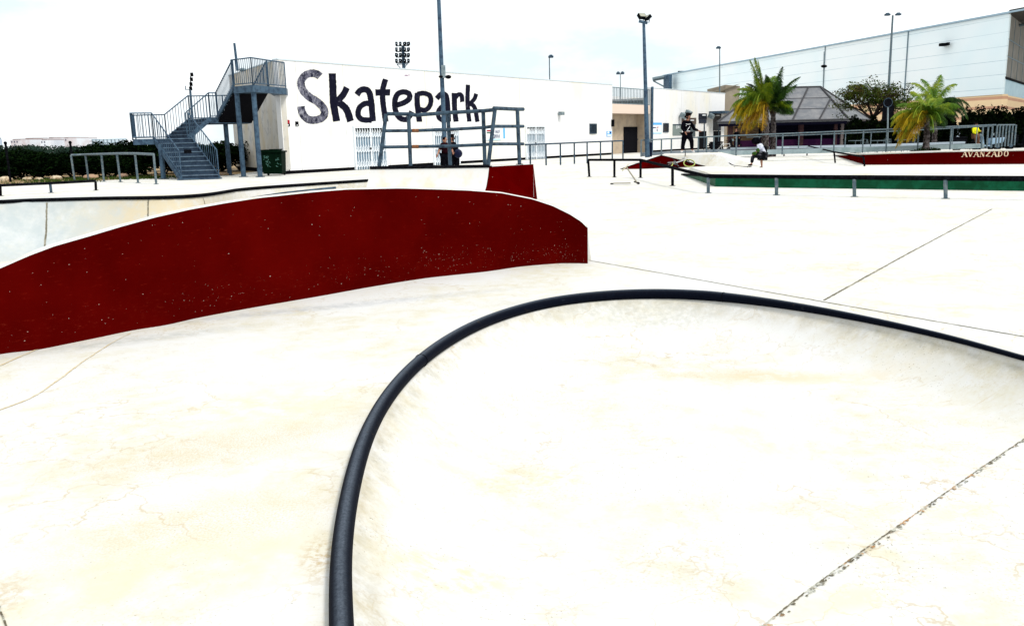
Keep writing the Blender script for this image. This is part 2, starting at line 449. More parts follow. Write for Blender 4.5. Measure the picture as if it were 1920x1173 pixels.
# foreground steel pipe coping
k = NT('pipe_steel', (.0022, .003, .007), rough=.6, spec=.015)
sv = k.noise(60, vec=k.mapping((1, 1, 1)), detail=8, rough=.8)
k.over(k.rng(sv, .50, .72, 0, .8), (.005, .009, .019))
k.over(k.rng(k.noise(6, detail=6, rough=.7), .64, .74, 0, .5), (.06, .075, .10))
wr = k.N('ShaderNodeAttribute', attribute_name='worn_highlight')
k.over(k.math('MULTIPLY', k.math('POWER', wr.outputs['Fac'], 8), k.rng(k.noise(90, detail=6, rough=.8),   .36, .70, .35, 1.0)), (.095, .115, .145))  # highlight along the pipe's top painted into the colour, broken up as grind wear
k.over(k.rng(k.noise(2.5, detail=9, rough=.8), .62, .68, 0, .6), (.05, .035, .02))
k.bump(k.noise(90, detail=5), .4, .003)
m_pipe = k.done()
L = front_pipe
m = MB()
pts = []
for i, p in enumerate(L):
    zz = .026
    if p.x > 1.7: zz = .026 - min(.008, (p.x - 1.7) * .006)
    pts.append(p + Vector((0, 0, zz)))
rad = [min(.0445, .0325 + .0016 * p.y) * (1 - .62 * max(0, min(1, (p.x - 1.7) / 1.5))) for p in pts]
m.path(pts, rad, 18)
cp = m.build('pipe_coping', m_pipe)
at = cp.data.attributes.new('worn_highlight', 'FLOAT', 'POINT')
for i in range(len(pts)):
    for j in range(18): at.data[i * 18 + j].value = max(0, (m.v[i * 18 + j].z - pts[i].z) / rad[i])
for i in (70, 128, 190, 262):
    if i + 1 < len(pts):
        m = MB(); m.torus(pts[i], rad[i] * 1.0, .0035, pts[i + 1] - pts[i], 20, 6); m.build('weld_seam', m_black, cp)
tag(cp, 'thick black steel pipe curving along the rim of the nearest bowl', 'coping pipe')

# back bowl coping
m = MB(); B2 = interp(bc, 140)
m.path([p + Vector((0, 0, .03)) for p in B2], .05, 8)
tag(m.build('pipe_coping', m_black), 'thin black coping pipe on the far rim of the sunken bowl behind the red hump', 'coping pipe')

# floor joints and cracks draped over the ground
def ribbon(name, pix, w, material, rough=.3, seg=120, off=.003, blotch=0, rnd=random.Random(5)):
    c = interp([(x, y, 0) for x, y in pix], seg) if len(pix) > 2 else [Vector((pix[0][0], pix[0][1], 0)).lerp(Vector((pix[1][0], pix[1][1], 0)), i / (seg - 1)) for i in range(seg)]
    P3 = [drape(p.x, p.y, off) for p in c]; m = MB(); prev = None
    for i, p in enumerate(P3):
        t = (P3[min(i + 1, seg - 1)] - P3[max(i - 1, 0)]); t.z = 0; t.normalize(); n = Vector((-t.y, t.x, 0))
        a = p + n * w * rnd.uniform(1 - rough, 1 + rough) * .5; b = p - n * w * rnd.uniform(1 - rough, 1 + rough) * .5
        if prev: m.quad(prev[0], prev[1], b, a)
        prev = (a, b)
        if blotch and rnd.random() < blotch:
            s_ = rnd.uniform(.006, .02); cc = p - n * rnd.uniform(.005, .022); k = rnd.randint(5, 8); base = len(m.v)
            for j in range(k):
                aa = 2 * math.pi * j / k; rr = s_ * rnd.uniform(.25, 1)
                m.v.append(cc + t * math.cos(aa) * rr + n * math.sin(aa) * rr * .6 + Vector((0, 0, .0015)))
            m.f.append(tuple(range(base, base + k)))
    return tag(m.build(name, material, smooth=False), kind='structure')
kk = NT('joint_dirt', (.10, .085, .055)); kk.over(kk.rng(kk.noise(14, detail=6, rough=.7), .5, .58), (.40, .40, .34)); kk.over(kk.rng(kk.noise(9, detail=5), .56, .62, 0, .8), (.38, .20, .08))
m_joint = kk.done()
m_jthin = mat('joint_thin', (.13, .12, .09), .9, (.30, .28, .22), 4)
m_jl = mat('crack_light', (.54, .47, .36), .9, (.60, .60, .585), 14, lo=.42, hi=.55)
m_jb = mat('joint_stain', (.50, .40, .24), .9, (.57, .52, .42), 8)
ribbon('floor_joint', [(1425,1178),(1520,1103),(1600,1045),(1700,975),(1790,912),(1862,862),(1925,820)], .006, m_joint, .8, 260, blotch=.42)
ribbon('floor_joint', [(1103,488),(1545,566),(1925,632)], .016, m_jthin, .5, 160)
ribbon('floor_joint', [(1545,563),(1700,477),(1860,392)], .020, m_jthin, .4, 120)
ribbon('floor_crack', [(-10,772),(60,745),(110,712),(160,675),(215,640),(245,625)], .011, m_jb, .6, 70)
ribbon('floor_crack', [(-10,690),(30,672),(70,655)], .016, m_jb, .6, 30)
ribbon('floor_joint', [(88,380),(87,430),(82,476)], .05, m_jthin, .3, 30)
ribbon('floor_joint', [(278.5,375),(278,415)], .05, m_jthin, .3, 20)
ribbon('floor_joint', [(381,371),(386,390)], .04, m_jthin, .3, 12)
ribbon('floor_joint', [(-3,1135),(14,1178)], .006, m_joint, .6, 14)

# ================================================================== RED HUMP
base = [(-260,712),(-130,688),(0,664),(69,655.6),(125,644.7),(187.5,632),(250,619),(312,609),(375,595),(469,577.5),(600,555),(694,538),(787,523),(850,515.6),(912,509),(975,500),(1037,494.5),(1069,493.5),(1101.5,494)]
topc = [(-260,640),(-130,580),(0,511),(31,499),(81,477.5),(125,461),(187,443),(250,424),(312,407),(375,392.5),(437,381),(500,371),(600,360),(662,355),(756,353),(819,354.7),(881,357),(944,362),(1000,373.4),(1037.5,386),(1069,401.6),(1090.6,415.6),(1101.6,427)]
def lerp_tab(tab, x):
    for (a, b), (c, d) in zip(tab, tab[1:]):
        if a <= x <= c: return b + (d - b) * (x - a) / (c - a)
    return tab[-1][1] if x > tab[-1][0] else tab[0][1]
bl = interp([(x, y, 0) for x, y in base], 150)
foot = []; hts = []
for p in bl:
    g = G(p.x, p.y); ty = lerp_tab(topc, p.x); zt = P(p.x, ty, g.y).z
    foot.append(g); hts.append(zt)
# round the right end away from the camera
e = foot[-1]; h_end = hts[-1]
t_e = (foot[-1] - foot[-6]).normalized(); a_e = math.atan2(t_e.y, t_e.x)
for a in range(1, 9):
    an = a_e + math.radians(88 + a * 10); foot.append(foot[-1] + Vector((math.cos(an), math.sin(an), 0)) * .06); hts.append(h_end * (1 - .03 * a))
for i in range(16): hts[i] *= max(.04, i / 16)
n = len(foot); back = []
for i, p in enumerate(foot):
    t = (foot[min(i + 1, n - 1)] - foot[max(i - 1, 0)]).normalized(); nn = Vector((-t.y, t.x, 0))
    back.append(p + nn * .12)
hump = thing('ramp_hump', 'long dark red curved hump in the foreground with arched top and white paint chips', 'skate ramp', (foot[60].x, foot[60].y, 0))
m = MB(); rows = 10
for i in range(n):
    for r in range(rows + 1):
        m.v.append(foot[i] + Vector((0, 0, -.02 + (hts[i] + .02) * r / rows)))
for i in range(n - 1):
    for r in range(rows):
        a = i * (rows + 1) + r; m.f.append((a, a + rows + 1, a + rows + 2, a + 1))
# scratch marks modelled as a second colour in the material, chips of bare concrete as tiny flakes
k = NT('red_hump_paint', (.048, .0004, .0003), rough=.9, spec=.0)
k.over(k.rng(k.noise(.9, detail=5), .40, .68, 0, .9), (.078, .0010, .0006))
scr = k.noise(11, vec=k.mapping((1, 1, 5), (0, .22, 0)), detail=10, rough=.82)
k.over(k.rng(scr, .58, .69, 0, .7), (.17, .010, .005))
sx = k.N('ShaderNodeSeparateXYZ'); k.L(k.tc.outputs['Object'], sx.inputs[0])
lowband = k.math('MULTIPLY', k.rng(sx.outputs['Z'], .02, .10), k.rng(sx.outputs['Z'], .34, .16))
scr2 = k.noise(16, vec=k.mapping((1, 1, 4)), detail=10, rough=.85)
k.over(k.math('MULTIPLY', lowband, k.rng(scr2, .57, .66, 0, .7)), (.20, .022, .012))
k.over(k.math('MULTIPLY', lowband, k.rng(k.noise(30, vec=k.mapping((1, 1, 3)), detail=6, rough=.7), .70, .72)), (.62, .50, .45))
k.bump(k.noise(45, detail=6), .35, .004)
m.build('painted_side', k.done(), hump)
# top surface + sloping back
m = MB()
for i in range(n):
    t = (foot[min(i + 1, n - 1)] - foot[max(i - 1, 0)]).normalized(); nn = Vector((-t.y, t.x, 0)); p = foot[i]; h = hts[i]
    wtop = .06; sl = max(.18, h * .55)
    if i >= n - 9: wtop *= .5; sl = .1
    m.v += [p + Vector((0, 0, h)) - nn * .004, p + nn * .01 + Vector((0, 0, h + .012)), p + nn * wtop + Vector((0, 0, h + .01)), p + nn * (wtop + sl * .45) + Vector((0, 0, h * .45)), p + nn * (wtop + sl) + Vector((0, 0, -.02))]
for i in range(n - 1):
    for r in range(4):
        a = i * 5 + r; m.f.append((a, a + 5, a + 6, a + 1))
m.build('concrete_back', M_conc, hump)
m = MB()
a0, a1 = 52, 84
m.path([foot[i] + Vector((0, .95, hts[i] - .02)) for i in range(a0, a1)], .02, 6)
m.build('coping', m_steel, hump)
m = MB()
for i in range(a0, a1):
    p = foot[i] + Vector((0, .95, 0)); m.v += [p + Vector((0, .0, -.02)), p + Vector((0, 0, hts[i] - .03)), p + Vector((0, .22, hts[i] - .03)), p + Vector((0, .6, -.02))]
for i in range(a1 - a0 - 1):
    for r in range(3): q = 4 * i + r; m.f.append((q, q + 4, q + 5, q + 1))
m.f += [(0, 1, 2, 3), tuple(4 * (a1 - a0 - 1) + q for q in (3, 2, 1, 0))]
m.build('concrete_lip', M_conc, hump)
# chips
rnd = random.Random(11); m = MB()
for _ in range(110):
    i = rnd.randint(20, n - 12); low = rnd.random()
    z = hts[i] * (rnd.uniform(.05, .95) if low < .75 else rnd.uniform(.08, .30))
    if low >= .75 and foot[i].x < -1.6 and rnd.random() < .6: continue
    t = (foot[i + 1] - foot[i]).normalized(); nn = Vector((t.y, -t.x, 0)); c = foot[i] + t * rnd.random() * .04 + Vector((0, 0, z)) + nn * .003
    s_ = rnd.uniform(.0013, .0032) * (1.6 if rnd.random() < .06 else 1); k_ = rnd.randint(4, 6); b0 = len(m.v); el = rnd.choice((1, 1, 1.8, 2.6))
    for j in range(k_):
        aa = 2 * math.pi * j / k_; m.v.append(c + t * math.cos(aa) * s_ * el * rnd.uniform(.6, 1) + Vector((0, 0, math.sin(aa) * s_ * rnd.uniform(.5, 1))))
    m.f.append(tuple(range(b0, b0 + k_)))
for _ in range(330):
    i = min(n - 12, max(30, int(rnd.triangular(45, n - 11, n - 25)))); z = hts[i] * abs(rnd.gauss(.17, .07)) if rnd.random() < .75 else hts[i] * rnd.random()
    t = (foot[i + 1] - foot[i]).normalized(); nn = Vector((t.y, -t.x, 0)); c = foot[i] + t * rnd.random() * .06 + Vector((0, 0, z)) + nn * .003; s_ = rnd.uniform(.0006, .0014); el = rnd.choice((1, 2, 3, 5)); b0 = len(m.v)
    m.v += [c - t * s_ * el, c - Vector((0, 0, s_)), c + t * s_ * el, c + Vector((0, 0, s_))]; m.f.append((b0, b0 + 1, b0 + 2, b0 + 3))
tag(m.build('paint_chips', mat('bare_concrete_chip', (.62, .52, .46), .9, (.36, .16, .12), 9), hump, smooth=False), kind='stuff')

# ================================================================== PLATFORM WITH RAILING
Yb = 19.7
A = Q(917, 18.9, .80); B = Q(1000, 20.0, .80)             # right side top edge, near to far
Lf = Q(694, 19.6, .80)
fwd = (A - Lf).cross(Vector((0, 0, 1))).normalized()
if fwd.y > 0: fwd = -fwd
plat = thing('ramp_platform', 'raised white concrete platform with a red right side and a small pale sticker', 'skate ramp', (A.x, A.y, 0))
bl_ = Lf + Vector((.2, 1.4, 0)); br_ = B
m = MB()
# quarter-pipe front face below the coping
prof = [(0, .80), (.10, .60), (.25, .40), (.50, .20), (.85, .08), (1.4, .0)]
for (h, z) in prof:
    m.v += [Lf + fwd * h + Vector((0, 0, z - .80)), A + fwd * h + Vector((0, 0, z - .80))]
for i in range(len(prof) - 1): m.f.append((2 * i, 2 * i + 1, 2 * i + 3, 2 * i + 2))
m.quad(Lf, A, B, bl_)
m.quad(bl_, B, B - Vector((0, 0, .8)), bl_ - Vector((0, 0, .8)))
m.quad(Lf, bl_, bl_ - Vector((0, 0, .8)), Lf - Vector((0, 0, .8)))
k = NT('platform_concrete', (.56, .555, .54))
k.over(k.math('MULTIPLY', k.rng(k.noise(2.0, detail=6), .48, .64), .6), (.60, .48, .32))
m.build('concrete_body', k.done(), plat)
m = MB(); side = [A + Vector((0, 0, -.004)), B + Vector((0, 0, -.004)), B + Vector((.08, .1, -.80)), A + fwd * 1.4 + Vector((.05, 0, -.80)), A + fwd * .85 + Vector((.05, 0, -.72)), A + fwd * .5 + Vector((.04, 0, -.6)), A + fwd * .25 + Vector((.03, 0, -.4)), A + fwd * .10 + Vector((.02, 0, -.2))]
m.extr(side, (-.05, .02, 0)); m.build('painted_side', m_red2, plat, smooth=False)
m = MB(); m.tube(Lf + Vector((0, 0, .01)), A + Vector((0, 0, .01)), .035); m.build('coping', m_black, plat)
sw = Wall(A, B)
m = MB(); c = sw.px(989, 314, .03); u, z = sw.uz(989, 314)
sw.box(m, u - .06, u + .06, z - .05, z + .05, .012, .02); m.build('sticker', mat('sticker_paper', (.7, .68, .6), .7), plat)

rail = thing('guard_railing', 'three-bar grey pipe railing with leaning end posts on top of the platform', 'railing', (Lf.x, Lf.y, .8))
def rp(px, py, Y): return P(px, py, Y)
YF = 19.7
front = [rp(726, 213.5, YF), rp(766, 214, YF), rp(779, 216, YF), rp(840, 211.5, YF - .1), rp(906, 208, YF - .3), rp(928, 206, YF - .6)]
m = MB(); m.path(front, .042, 10); m.build('top_rail', m_steel, rail)
m = MB(); m.path([rp(926, 203, 19.0), rp(970, 205, 19.9), rp(981, 205, 20.1)], .042, 10); m.build('top_rail', m_steel, rail)
for ys in ((245.5, 245, 243, 239.5, 237), (276, 275, 274, 271.5, 270)):
    m = MB(); m.path([rp(722 if ys[0] < 250 else 716, ys[0], YF), rp(780, ys[1], YF), rp(840, ys[2], YF - .1), rp(906, ys[3], YF - .3), rp(924, ys[4], YF - .6), rp(970, ys[4] , 19.9), rp(981, ys[4], 20.1)], .037, 10)
    m.build('middle_rail', m_steel, rail)
    for xx in (779, 845):
        m = MB(); m.tube(rp(xx - 6, lerp_tab([(716, ys[0]), (780, ys[1]), (840, ys[2]), (906, ys[3])], xx), YF - .03), rp(xx + 6, lerp_tab([(716, ys[0]), (780, ys[1]), (840, ys[2]), (906, ys[3])], xx), YF - .03), .039); m.build('rust_patch', m_rust, rail)
for (x0, y0, x1, y1, Ya, Yc) in ((724, 214, 710, 305, YF, YF - .1), (766, 216, 769.5, 304, YF, YF), (840, 212, 844, 303, YF, YF), (906, 209, 909, 302.5, YF - .3, YF - .2), (928, 206, 915, 307, 19.0, 18.95), (970, 207, 974, 302, 19.9, 19.9)):
    a = rp(x0, y0, Ya); b = rp(x1, y1, Yc); b.z = .80
    m = MB(); m.tube(a, b, .043); po = m.build('post', m_steel, rail)
    m = MB(); m.tube(b, b + Vector((0, 0, .015)), .085, n=12); m.build('base_plate', m_black, rail)
# ================================================================== SKATEPARK BUILDING
BA = Q(535, 39.8, 0); BB = Q(1357, 83.7, 0)
W = Wall(BA, BB); HB = 5.02
k = NT('building_concrete', (.70, .70, .70), rough=.8)
k.over(k.math('MULTIPLY', k.rng(k.noise(.35, vec=k.mapping((1, 1, .35)), detail=6), .50, .66), .6), (.70, .66, .50))
k.over(k.rng(k.noise(1.6, detail=6, rough=.7), .55, .75, 0, .5), (.52, .53, .52))
k.bump(k.noise(12, detail=4), .15, .01)
m_bw = k.done()
bld = thing('skatepark_building', 'long low white concrete building with dark hand-painted lettering on its side', 'building', BA)
TH = 9.0
uR0 = W.uz(1148, 250)[0]; uR1 = W.uz(1219, 250)[0]       # recessed entrance between these
m = MB()
def slab(u0, u1, z0, z1, o0, o1): W.box(m, u0, u1, z0, z1, o0, o1)
seams = [W.uz(x, 160)[0] for x in (556, 644, 725, 797, 863, 917, 974, 1024, 1068, 1110)]
edges = [0] + seams + [uR0]
for a, b in zip(edges, edges[1:]): slab(a + .012, b - .012, .156, HB, -.30, 0)
slab(.02, uR0 - .02, .25, HB - .02, -.28, -.02)
e2 = [uR1] + [W.uz(x, 180)[0] for x in (1249, 1278, 1305, 1330)] + [W.len]
for a, b in zip(e2, e2[1:]): slab(a + .012, b - .012, .156, HB, -.30, 0)
slab(uR1 + .02, W.len - .02, .25, HB - .02, -.28, -.02)
# end wall, back and roof slab
EC = Q(444, 48.5, 0)                                     # far end of the skewed gable wall
bkw = Wall(EC, W.pt(W.len, 0, -TH))
bkw.box(m, .3, bkw.len, .25, HB, 0, .3) if bkw.N.dot(W.N) > 0 else bkw.box(m, .3, bkw.len, .25, HB, -.3, 0)
W.box(m, W.len - .3, W.len, .25, HB - .01, -TH + .31, -.31)
m.build('wall', m_bw, bld, smooth=False)
EW = Wall(EC, BA)
sg = 1 if EW.N.dot(W.U) < 0 else -1
m = MB(); EW.box(m, 0, EW.len - .02, .205, HB - .002, -.28 if sg > 0 else 0, 0 if sg > 0 else .28)
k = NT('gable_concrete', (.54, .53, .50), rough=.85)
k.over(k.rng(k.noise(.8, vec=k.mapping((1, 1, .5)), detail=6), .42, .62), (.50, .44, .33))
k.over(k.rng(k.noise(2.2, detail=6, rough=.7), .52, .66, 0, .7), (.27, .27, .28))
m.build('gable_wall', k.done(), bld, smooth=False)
m = MB(); m.prism([(p.x, p.y) for p in (W.pt(.3, 0, -.35), W.pt(uR0 - .3, 0, -.35), W.pt(uR0 - .3, 0, -8.5), EC + W.U * .9 + W.N * .5)], HB - .9, HB - .75); W.box(m, uR1, W.len - .31, HB - .9, HB - .75, -TH + .31, -.31); W.box(m, uR0 - .3, uR1, HB - 1.4, HB - 1.3, -TH + .31, -.4)
m.build('roof', mat('roof_grey', (.35, .35, .35), .9), bld, smooth=False)
m = MB(); W.box(m, .03, uR0 - .03, 0, .155, -.3, -.06); W.box(m, uR1 + .03, W.len, 0, .155, -.3, -.06); EW.box(m, 0.05, EW.len - .1, 0, .2, -.25 if sg > 0 else .03, -.03 if sg > 0 else .25)
m.build('plinth', m_dark, bld, smooth=False)
m = MB(); W.box(m, 0, uR0 - .01, HB + .001, HB + .05, -.33, .03); W.box(m, uR1 + .01, W.len + .02, HB + .001, HB + .05, -.33, .03); EW.box(m, 0, EW.len - .35, HB + .001, HB + .049, -.3 if sg > 0 else -.02, .02 if sg > 0 else .3)
m.build('coping_strip', mat('parapet_metal', (.55, .62, .66), .4, metal=.3), bld, smooth=False)
# recess
m_beige = mat('beige_render', (.42, .34, .25), .85, (.34, .28, .22), 2)
m = MB()
W.box(m, uR0 - .3, uR0 - .013, 0, HB - 1.31, -1.2, -.31); W.box(m, uR1 + .013, uR1 + .3, 0, HB - 1.31, -1.2, -.31)
W.box(m, uR0 - .3, uR1 + .3, 0, HB - 1.31, -1.5, -1.21)
m.build('recess_wall', m_beige, bld, smooth=False)
zf = W.uz(1180, 213)[1]; zt = W.uz(1180, 196)[1]
m = MB(); W.box(m, uR0 + .01, uR1 - .01, zf, zt, -1.2, -.03)
m.build('balcony_slab', mat('cream_render', (.62, .50, .42), .8), bld, smooth=False)
m = MB(); zr0 = zt + .02; zr1 = W.uz(1180, 165)[1]
W.box(m, uR0 + .02, uR1 - .02, zr1 - .06, zr1, -.12, -.06); W.box(m, uR0 + .02, uR1 - .02, zr0, zr0 + .05, -.12, -.06)
nb = 26
for i in range(nb):
    u = uR0 + .05 + (uR1 - uR0 - .1) * i / (nb - 1); W.box(m, u - .018, u + .018, zr0 + .051, zr1 - .061, -.11, -.07)
m.build('balcony_railing', m_pale, bld, smooth=False)
W2 = Wall(BA - W.N * 1.205, BB - W.N * 1.205)
u0, u1, z0, z1 = W2.rect(1169, 238, 1196, 287)
m = MB(); W2.box(m, u0, u1, 0.02, z1, .001, .08); d = m.build('door', m_dark, bld, smooth=False)
m = MB(); c = W2.pt(u1 - .25, 1.05, .11); m.sphere(c, .05); m.build('handle', m_steel, d)
m = MB(); p0 = W.pt(uR1 + .05, 0, -.02); m.tube(W.pt(uR1 + .08, 0.0, .12), W.pt(uR1 + .08, HB + .1, .12), .10, n=10)
m.build('downpipe', m_steel_d, bld)

# painted lettering
k = NT('navy_brush_paint', (.0012, .0014, .010), rough=.75, spec=.1)
br = k.noise(5, vec=k.mapping((1, 1, .45)), detail=10, rough=.8, dist=.3)
k.over(k.rng(br, .58, .72, 0, .7), (.07, .07, .13))
k.over(k.rng(k.noise(2.3, detail=8, rough=.75), .62, .74, 0, .8), (.30, .30, .36))
m_navy = k.done()
k = NT('faded_brush_paint', (.085, .085, .12), rough=.8, spec=.1)
k.over(k.rng(k.noise(6, vec=k.mapping((1, 1, .5)), detail=9, rough=.8), .48, .62, 0, .9), (.34, .34, .38))
k.over(k.rng(k.noise(3, detail=7, rough=.8), .47, .57, 0, .95), (.003, .004, .016))
m_fade = k.done()
def LT(x, y, off=.006):
    u, z = W.uz(520 + x * .23866, 60 + y * .23866); return W.pt(u, z, off)
letters = {
 'S': [([(335,350),(310,332),(270,325),(225,338),(192,375),(186,415),(205,465),(250,510),(310,548),(355,590),(372,635),(350,675),(300,692),(250,690),(215,665),(192,625),(185,585)], 50, 1)],
 'k': [([(430,326),(436,440),(441,560),(466,702)], 47, 0), ([(545,437),(515,495),(450,562)], 42, 0), ([(468,545),(530,592),(556,640),(575,703)], 46, 0)],
 'a': [([(625,495),(648,462),(690,452),(722,478),(738,560),(750,703)], 40, 0), ([(740,565),(690,563),(645,595),(634,650),(665,688),(742,692)], 36, 0)],
 't': [([(850,372),(830,440),(826,520),(838,620),(850,704)], 36, 0), ([(770,476),(886,476)], 42, 1)],
 'e': [([(925,578),(990,558),(1035,525),(1032,485),(985,472),(942,492),(922,550),(930,625),(962,675),(1010,688),(1040,660),(1056,625)], 36, 0)],
 'p': [([(1100,478),(1098,560),(1116,706)], 36, 0), ([(1098,490),(1150,482),(1195,500),(1206,545),(1190,592),(1155,615),(1110,605)], 32, 0)],
 'a2': [([(1252,525),(1285,490),(1322,497),(1336,560),(1345,705)], 34, 0), ([(1332,580),(1288,590),(1262,630),(1270,675),(1300,695),(1338,690)], 29, 0)],
 'r': [([(1389,480),(1392,600),(1404,705)], 34, 0), ([(1392,525),(1420,493),(1446,500),(1452,550)], 28, 0)],
 'k2': [([(1497,415),(1494,560),(1508,705)], 29, 0), ([(1562,486),(1545,530),(1500,575)], 27, 0), ([(1508,562),(1548,592),(1572,706)], 28, 0)]}
idx = 0
for ch, strokes in letters.items():
    mn = MB(); fd = strokes[0][2]
    for pts, wd, fade in strokes:
        idx += 1; o_ = .006 + .0025 * (idx % 4)
        stroke(mn, pts, wd * 1.2, lambda x, y: LT(x, y, o_), n=max(14, len(pts) * 9), rough=.055)
    mn.build('painted_letter', m_fade if fd else m_navy, bld, smooth=False)
# small faint purple tag near the roofline
m = MB()
for q in ([(1000,338),(1004,345),(1010,337)], [(1014,337),(1013,345),(1022,344),(1023,337)], [(1028,344),(1032,338),(1042,342)]): stroke(m, q, 4, lambda x, y: LT(x, y, .006))
m.build('graffiti_tag', mat('purple_spray', (.16, .05, .16), .8), bld, smooth=False)

# scissor gates
m_gate = mat('gate_white', (.74, .78, .82), .5)
m_gback = mat('gate_backdrop', (.16, .24, .31), .6, (.24, .31, .36), 1.2)
def scissor_gate(px0, py0, px1, py1):
    u0, u1, _, z1 = W.rect(px0, py0, px1, py1); z0 = .02
    f = MB(); W.box(f, u0 - .08, u1 + .08, z1, z1 + .10, .003, .13); W.box(f, u0 - .08, u0, z0, z1 - .001, .003, .12); W.box(f, u1, u1 + .08, z0, z1 - .001, .003, .12)
    g = f.build('gate', m_gate, bld, smooth=False)
    b = MB(); W.box(b, u0 + .001, u1 - .001, z0, z1 - .26, .002, .02); b.build('shutter', m_gback, g, smooth=False)
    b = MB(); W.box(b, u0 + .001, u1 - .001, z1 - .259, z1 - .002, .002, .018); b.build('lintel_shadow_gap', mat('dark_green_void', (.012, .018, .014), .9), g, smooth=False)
    nb = 12; l = MB(); st = (u1 - u0) / nb
    for i in range(1, nb): W.box(l, u0 + st * i - .017, u0 + st * i + .017, z0, z1 - .002, .06, .075)
    W.box(l, u0 + st * 6 + .02, u0 + st * 6 + .08, z0, z1 - .002, .055, .085)
    for band in (.14, .50, .86):
        zc = z0 + (z1 - z0) * band; hh = .20
        for i in range(nb):
            a = u0 + st * i; b_ = a + st
            for (p, q) in (((a, zc - hh), (b_, zc + hh)), ((b_, zc - hh), (a, zc + hh)), ((a, zc), (b_, zc - hh * .98)), ((b_, zc), (a, zc - hh * .98))):
                l.tube(W.pt(p[0], p[1], .09), W.pt(q[0], q[1], .09), .011, n=4, caps=False)
    l.build('lattice', m_gate, g, smooth=False)
    h = MB(); h.box(W.pt(u0 + st * 5.7, z0 + (z1 - z0) * .5, .11), (.09, .06, .09), W.ang); h.build('lock', m_black, g)
scissor_gate(665, 240, 721, 320); scissor_gate(813, 240, 858, 312); scissor_gate(986, 238, 1019, 300)

def wrect(name, px0, py0, px1, py1, mt, o0=.004, o1=.03, parent=None):
    u0, u1, z0, z1 = W.rect(px0, py0, px1, py1); m = MB(); W.box(m, u0, u1, z0, z1, o0, o1); return m.build(name, mt, parent if parent is not None else bld, smooth=False)
def window(px0, py0, px1, py1, bars):
    fr = MB(); u0, u1, z0, z1 = W.rect(px0, py0, px1, py1); t = .07
    W.box(fr, u0, u1, z1 - t, z1, .003, .06); W.box(fr, u0, u1, z0, z0 + t, .003, .06); W.box(fr, u0, u0 + t, z0 + t, z1 - t, .003, .06); W.box(fr, u1 - t, u1, z0 + t, z1 - t, .003, .06)
    for i in range(bars): 
        u = u0 + (u1 - u0) * (i + 1) / (bars + 1); W.box(fr, u - .02, u + .02, z0 + t, z1 - t, .03, .05)
    f = fr.build('window', m_steel, bld, smooth=False)
    m = MB(); W.box(m, u0 + t, u1 - t, z0 + t, z1 - t, .004, .02); m.build('pane', m_glass, f, smooth=False)
window(1105, 232, 1118, 251, 4); window(1243, 231, 1253, 248, 0)
# doors on the right part
def shop_door(px0, px1, top, sign):
    d = wrect('door', px0, 246, px1, 277, m_dark, .004, .02)
    if sign: s_ = wrect('door_sign', px0 - .5, top, px1 + .5, top + 11, mat('blue_black_sign', (.008, .012, .022), .4), .004, .05)
    fr = wrect('door_frame', px0 + 9, top + 18, px0 + 10.5, 277, m_steel, .021, .05)
shop_door(1310, 1324, 213, True); shop_door(1337, 1351, 213, True)
wrect('door_panel', 1310, 224.2, 1324, 231, mat('navy_panel', (.010, .020, .040), .4), .004, .05)
wrect('door_panel', 1337, 224.2, 1351, 245, mat('navy_panel2', (.010, .020, .034), .4), .004, .05)
wrect('notice_board', 1277.6, 221, 1304, 233, m_glass, .004, .08)
wrect('dark_panel', 1285, 233.5, 1303, 256, mat('grey_board', (.07, .09, .10), .6), .004, .05)
# letter marks on door signs and the board
for (x0, y0, x1, y1) in ((1315, 216.5, 1321, 216.5), (1282, 224, 1290, 224), (1293, 226, 1299, 226), (1341, 216.5, 1347, 216.5)):
    m = MB(); a = W.px(x0, y0, .09); b = W.px(x1, y1, .09); m.tube(a, b, .05, n=4); m.build('sign_lettering', m_white, bld)
aw0 = W.px(1329, 211, .05); 
m = MB(); u0, z0 = W.uz(1329, 211); u1, _ = W.uz(1358, 212); W.box(m, u0, W.len + .4, z0 - .10, z0 + .10, .02, 1.5); m.build('door_canopy', m_steel_d, bld, smooth=False)
for (x, y) in ((1274, 217), (1284, 212), (1327, 218)):
    c = W.px(x, y, .35); m = MB(); m.box(c, (.5, .45, .38), W.ang, .5); m.tube(W.px(x, y + 2, 0), c, .04); l = m.build('wall_floodlight', m_pale, bld, smooth=False)
c = W.px(1048, 213, .2); m = MB(); m.box(c, (.34, .28, .22), W.ang); m.tube(W.px(1047, 213, 0), c, .04); m.build('wall_lamp', m_pale, bld)
for x, y in ((1147.0, 231),): 
    m = MB(); m.box(W.px(x, y, .1), (.18, .16, .5), W.ang); m.build('wall_speaker', m_black, bld)

# posters and signs fixed on the wall: things of their own
def sign(name, label, cat, px0, py0, px1, py1, base_mat, marks=(), off=.03):
    u0, u1, z0, z1 = W.rect(px0, py0, px1, py1)
    t = thing(name, label, cat, W.pt((u0 + u1) / 2, z0, .01))
    m = MB(); W.box(m, u0, u1, z0, z1, .005, off); m.build('panel', base_mat, t, smooth=False)
    for i, (a, b, c, d, mt) in enumerate(marks):
        m = MB(); W.box(m, u0 + (u1 - u0) * a, u0 + (u1 - u0) * c, z0 + (z1 - z0) * b, z0 + (z1 - z0) * d, off + .001, off + .008 + .002 * i); m.build('printed_mark', mt, t, smooth=False)
    return t
m_blue = mat('print_blue', (.10, .36, .75), .5); m_lb = mat('print_light_blue', (.42, .66, .85), .5); m_nv = mat('print_navy', (.01, .02, .10), .5); m_rd = mat('print_red', (.30, .01, .02), .5)
m_gn = mat('print_green', (.01, .06, .02), .5); m_pw = mat('print_white', (.75, .78, .8), .5)
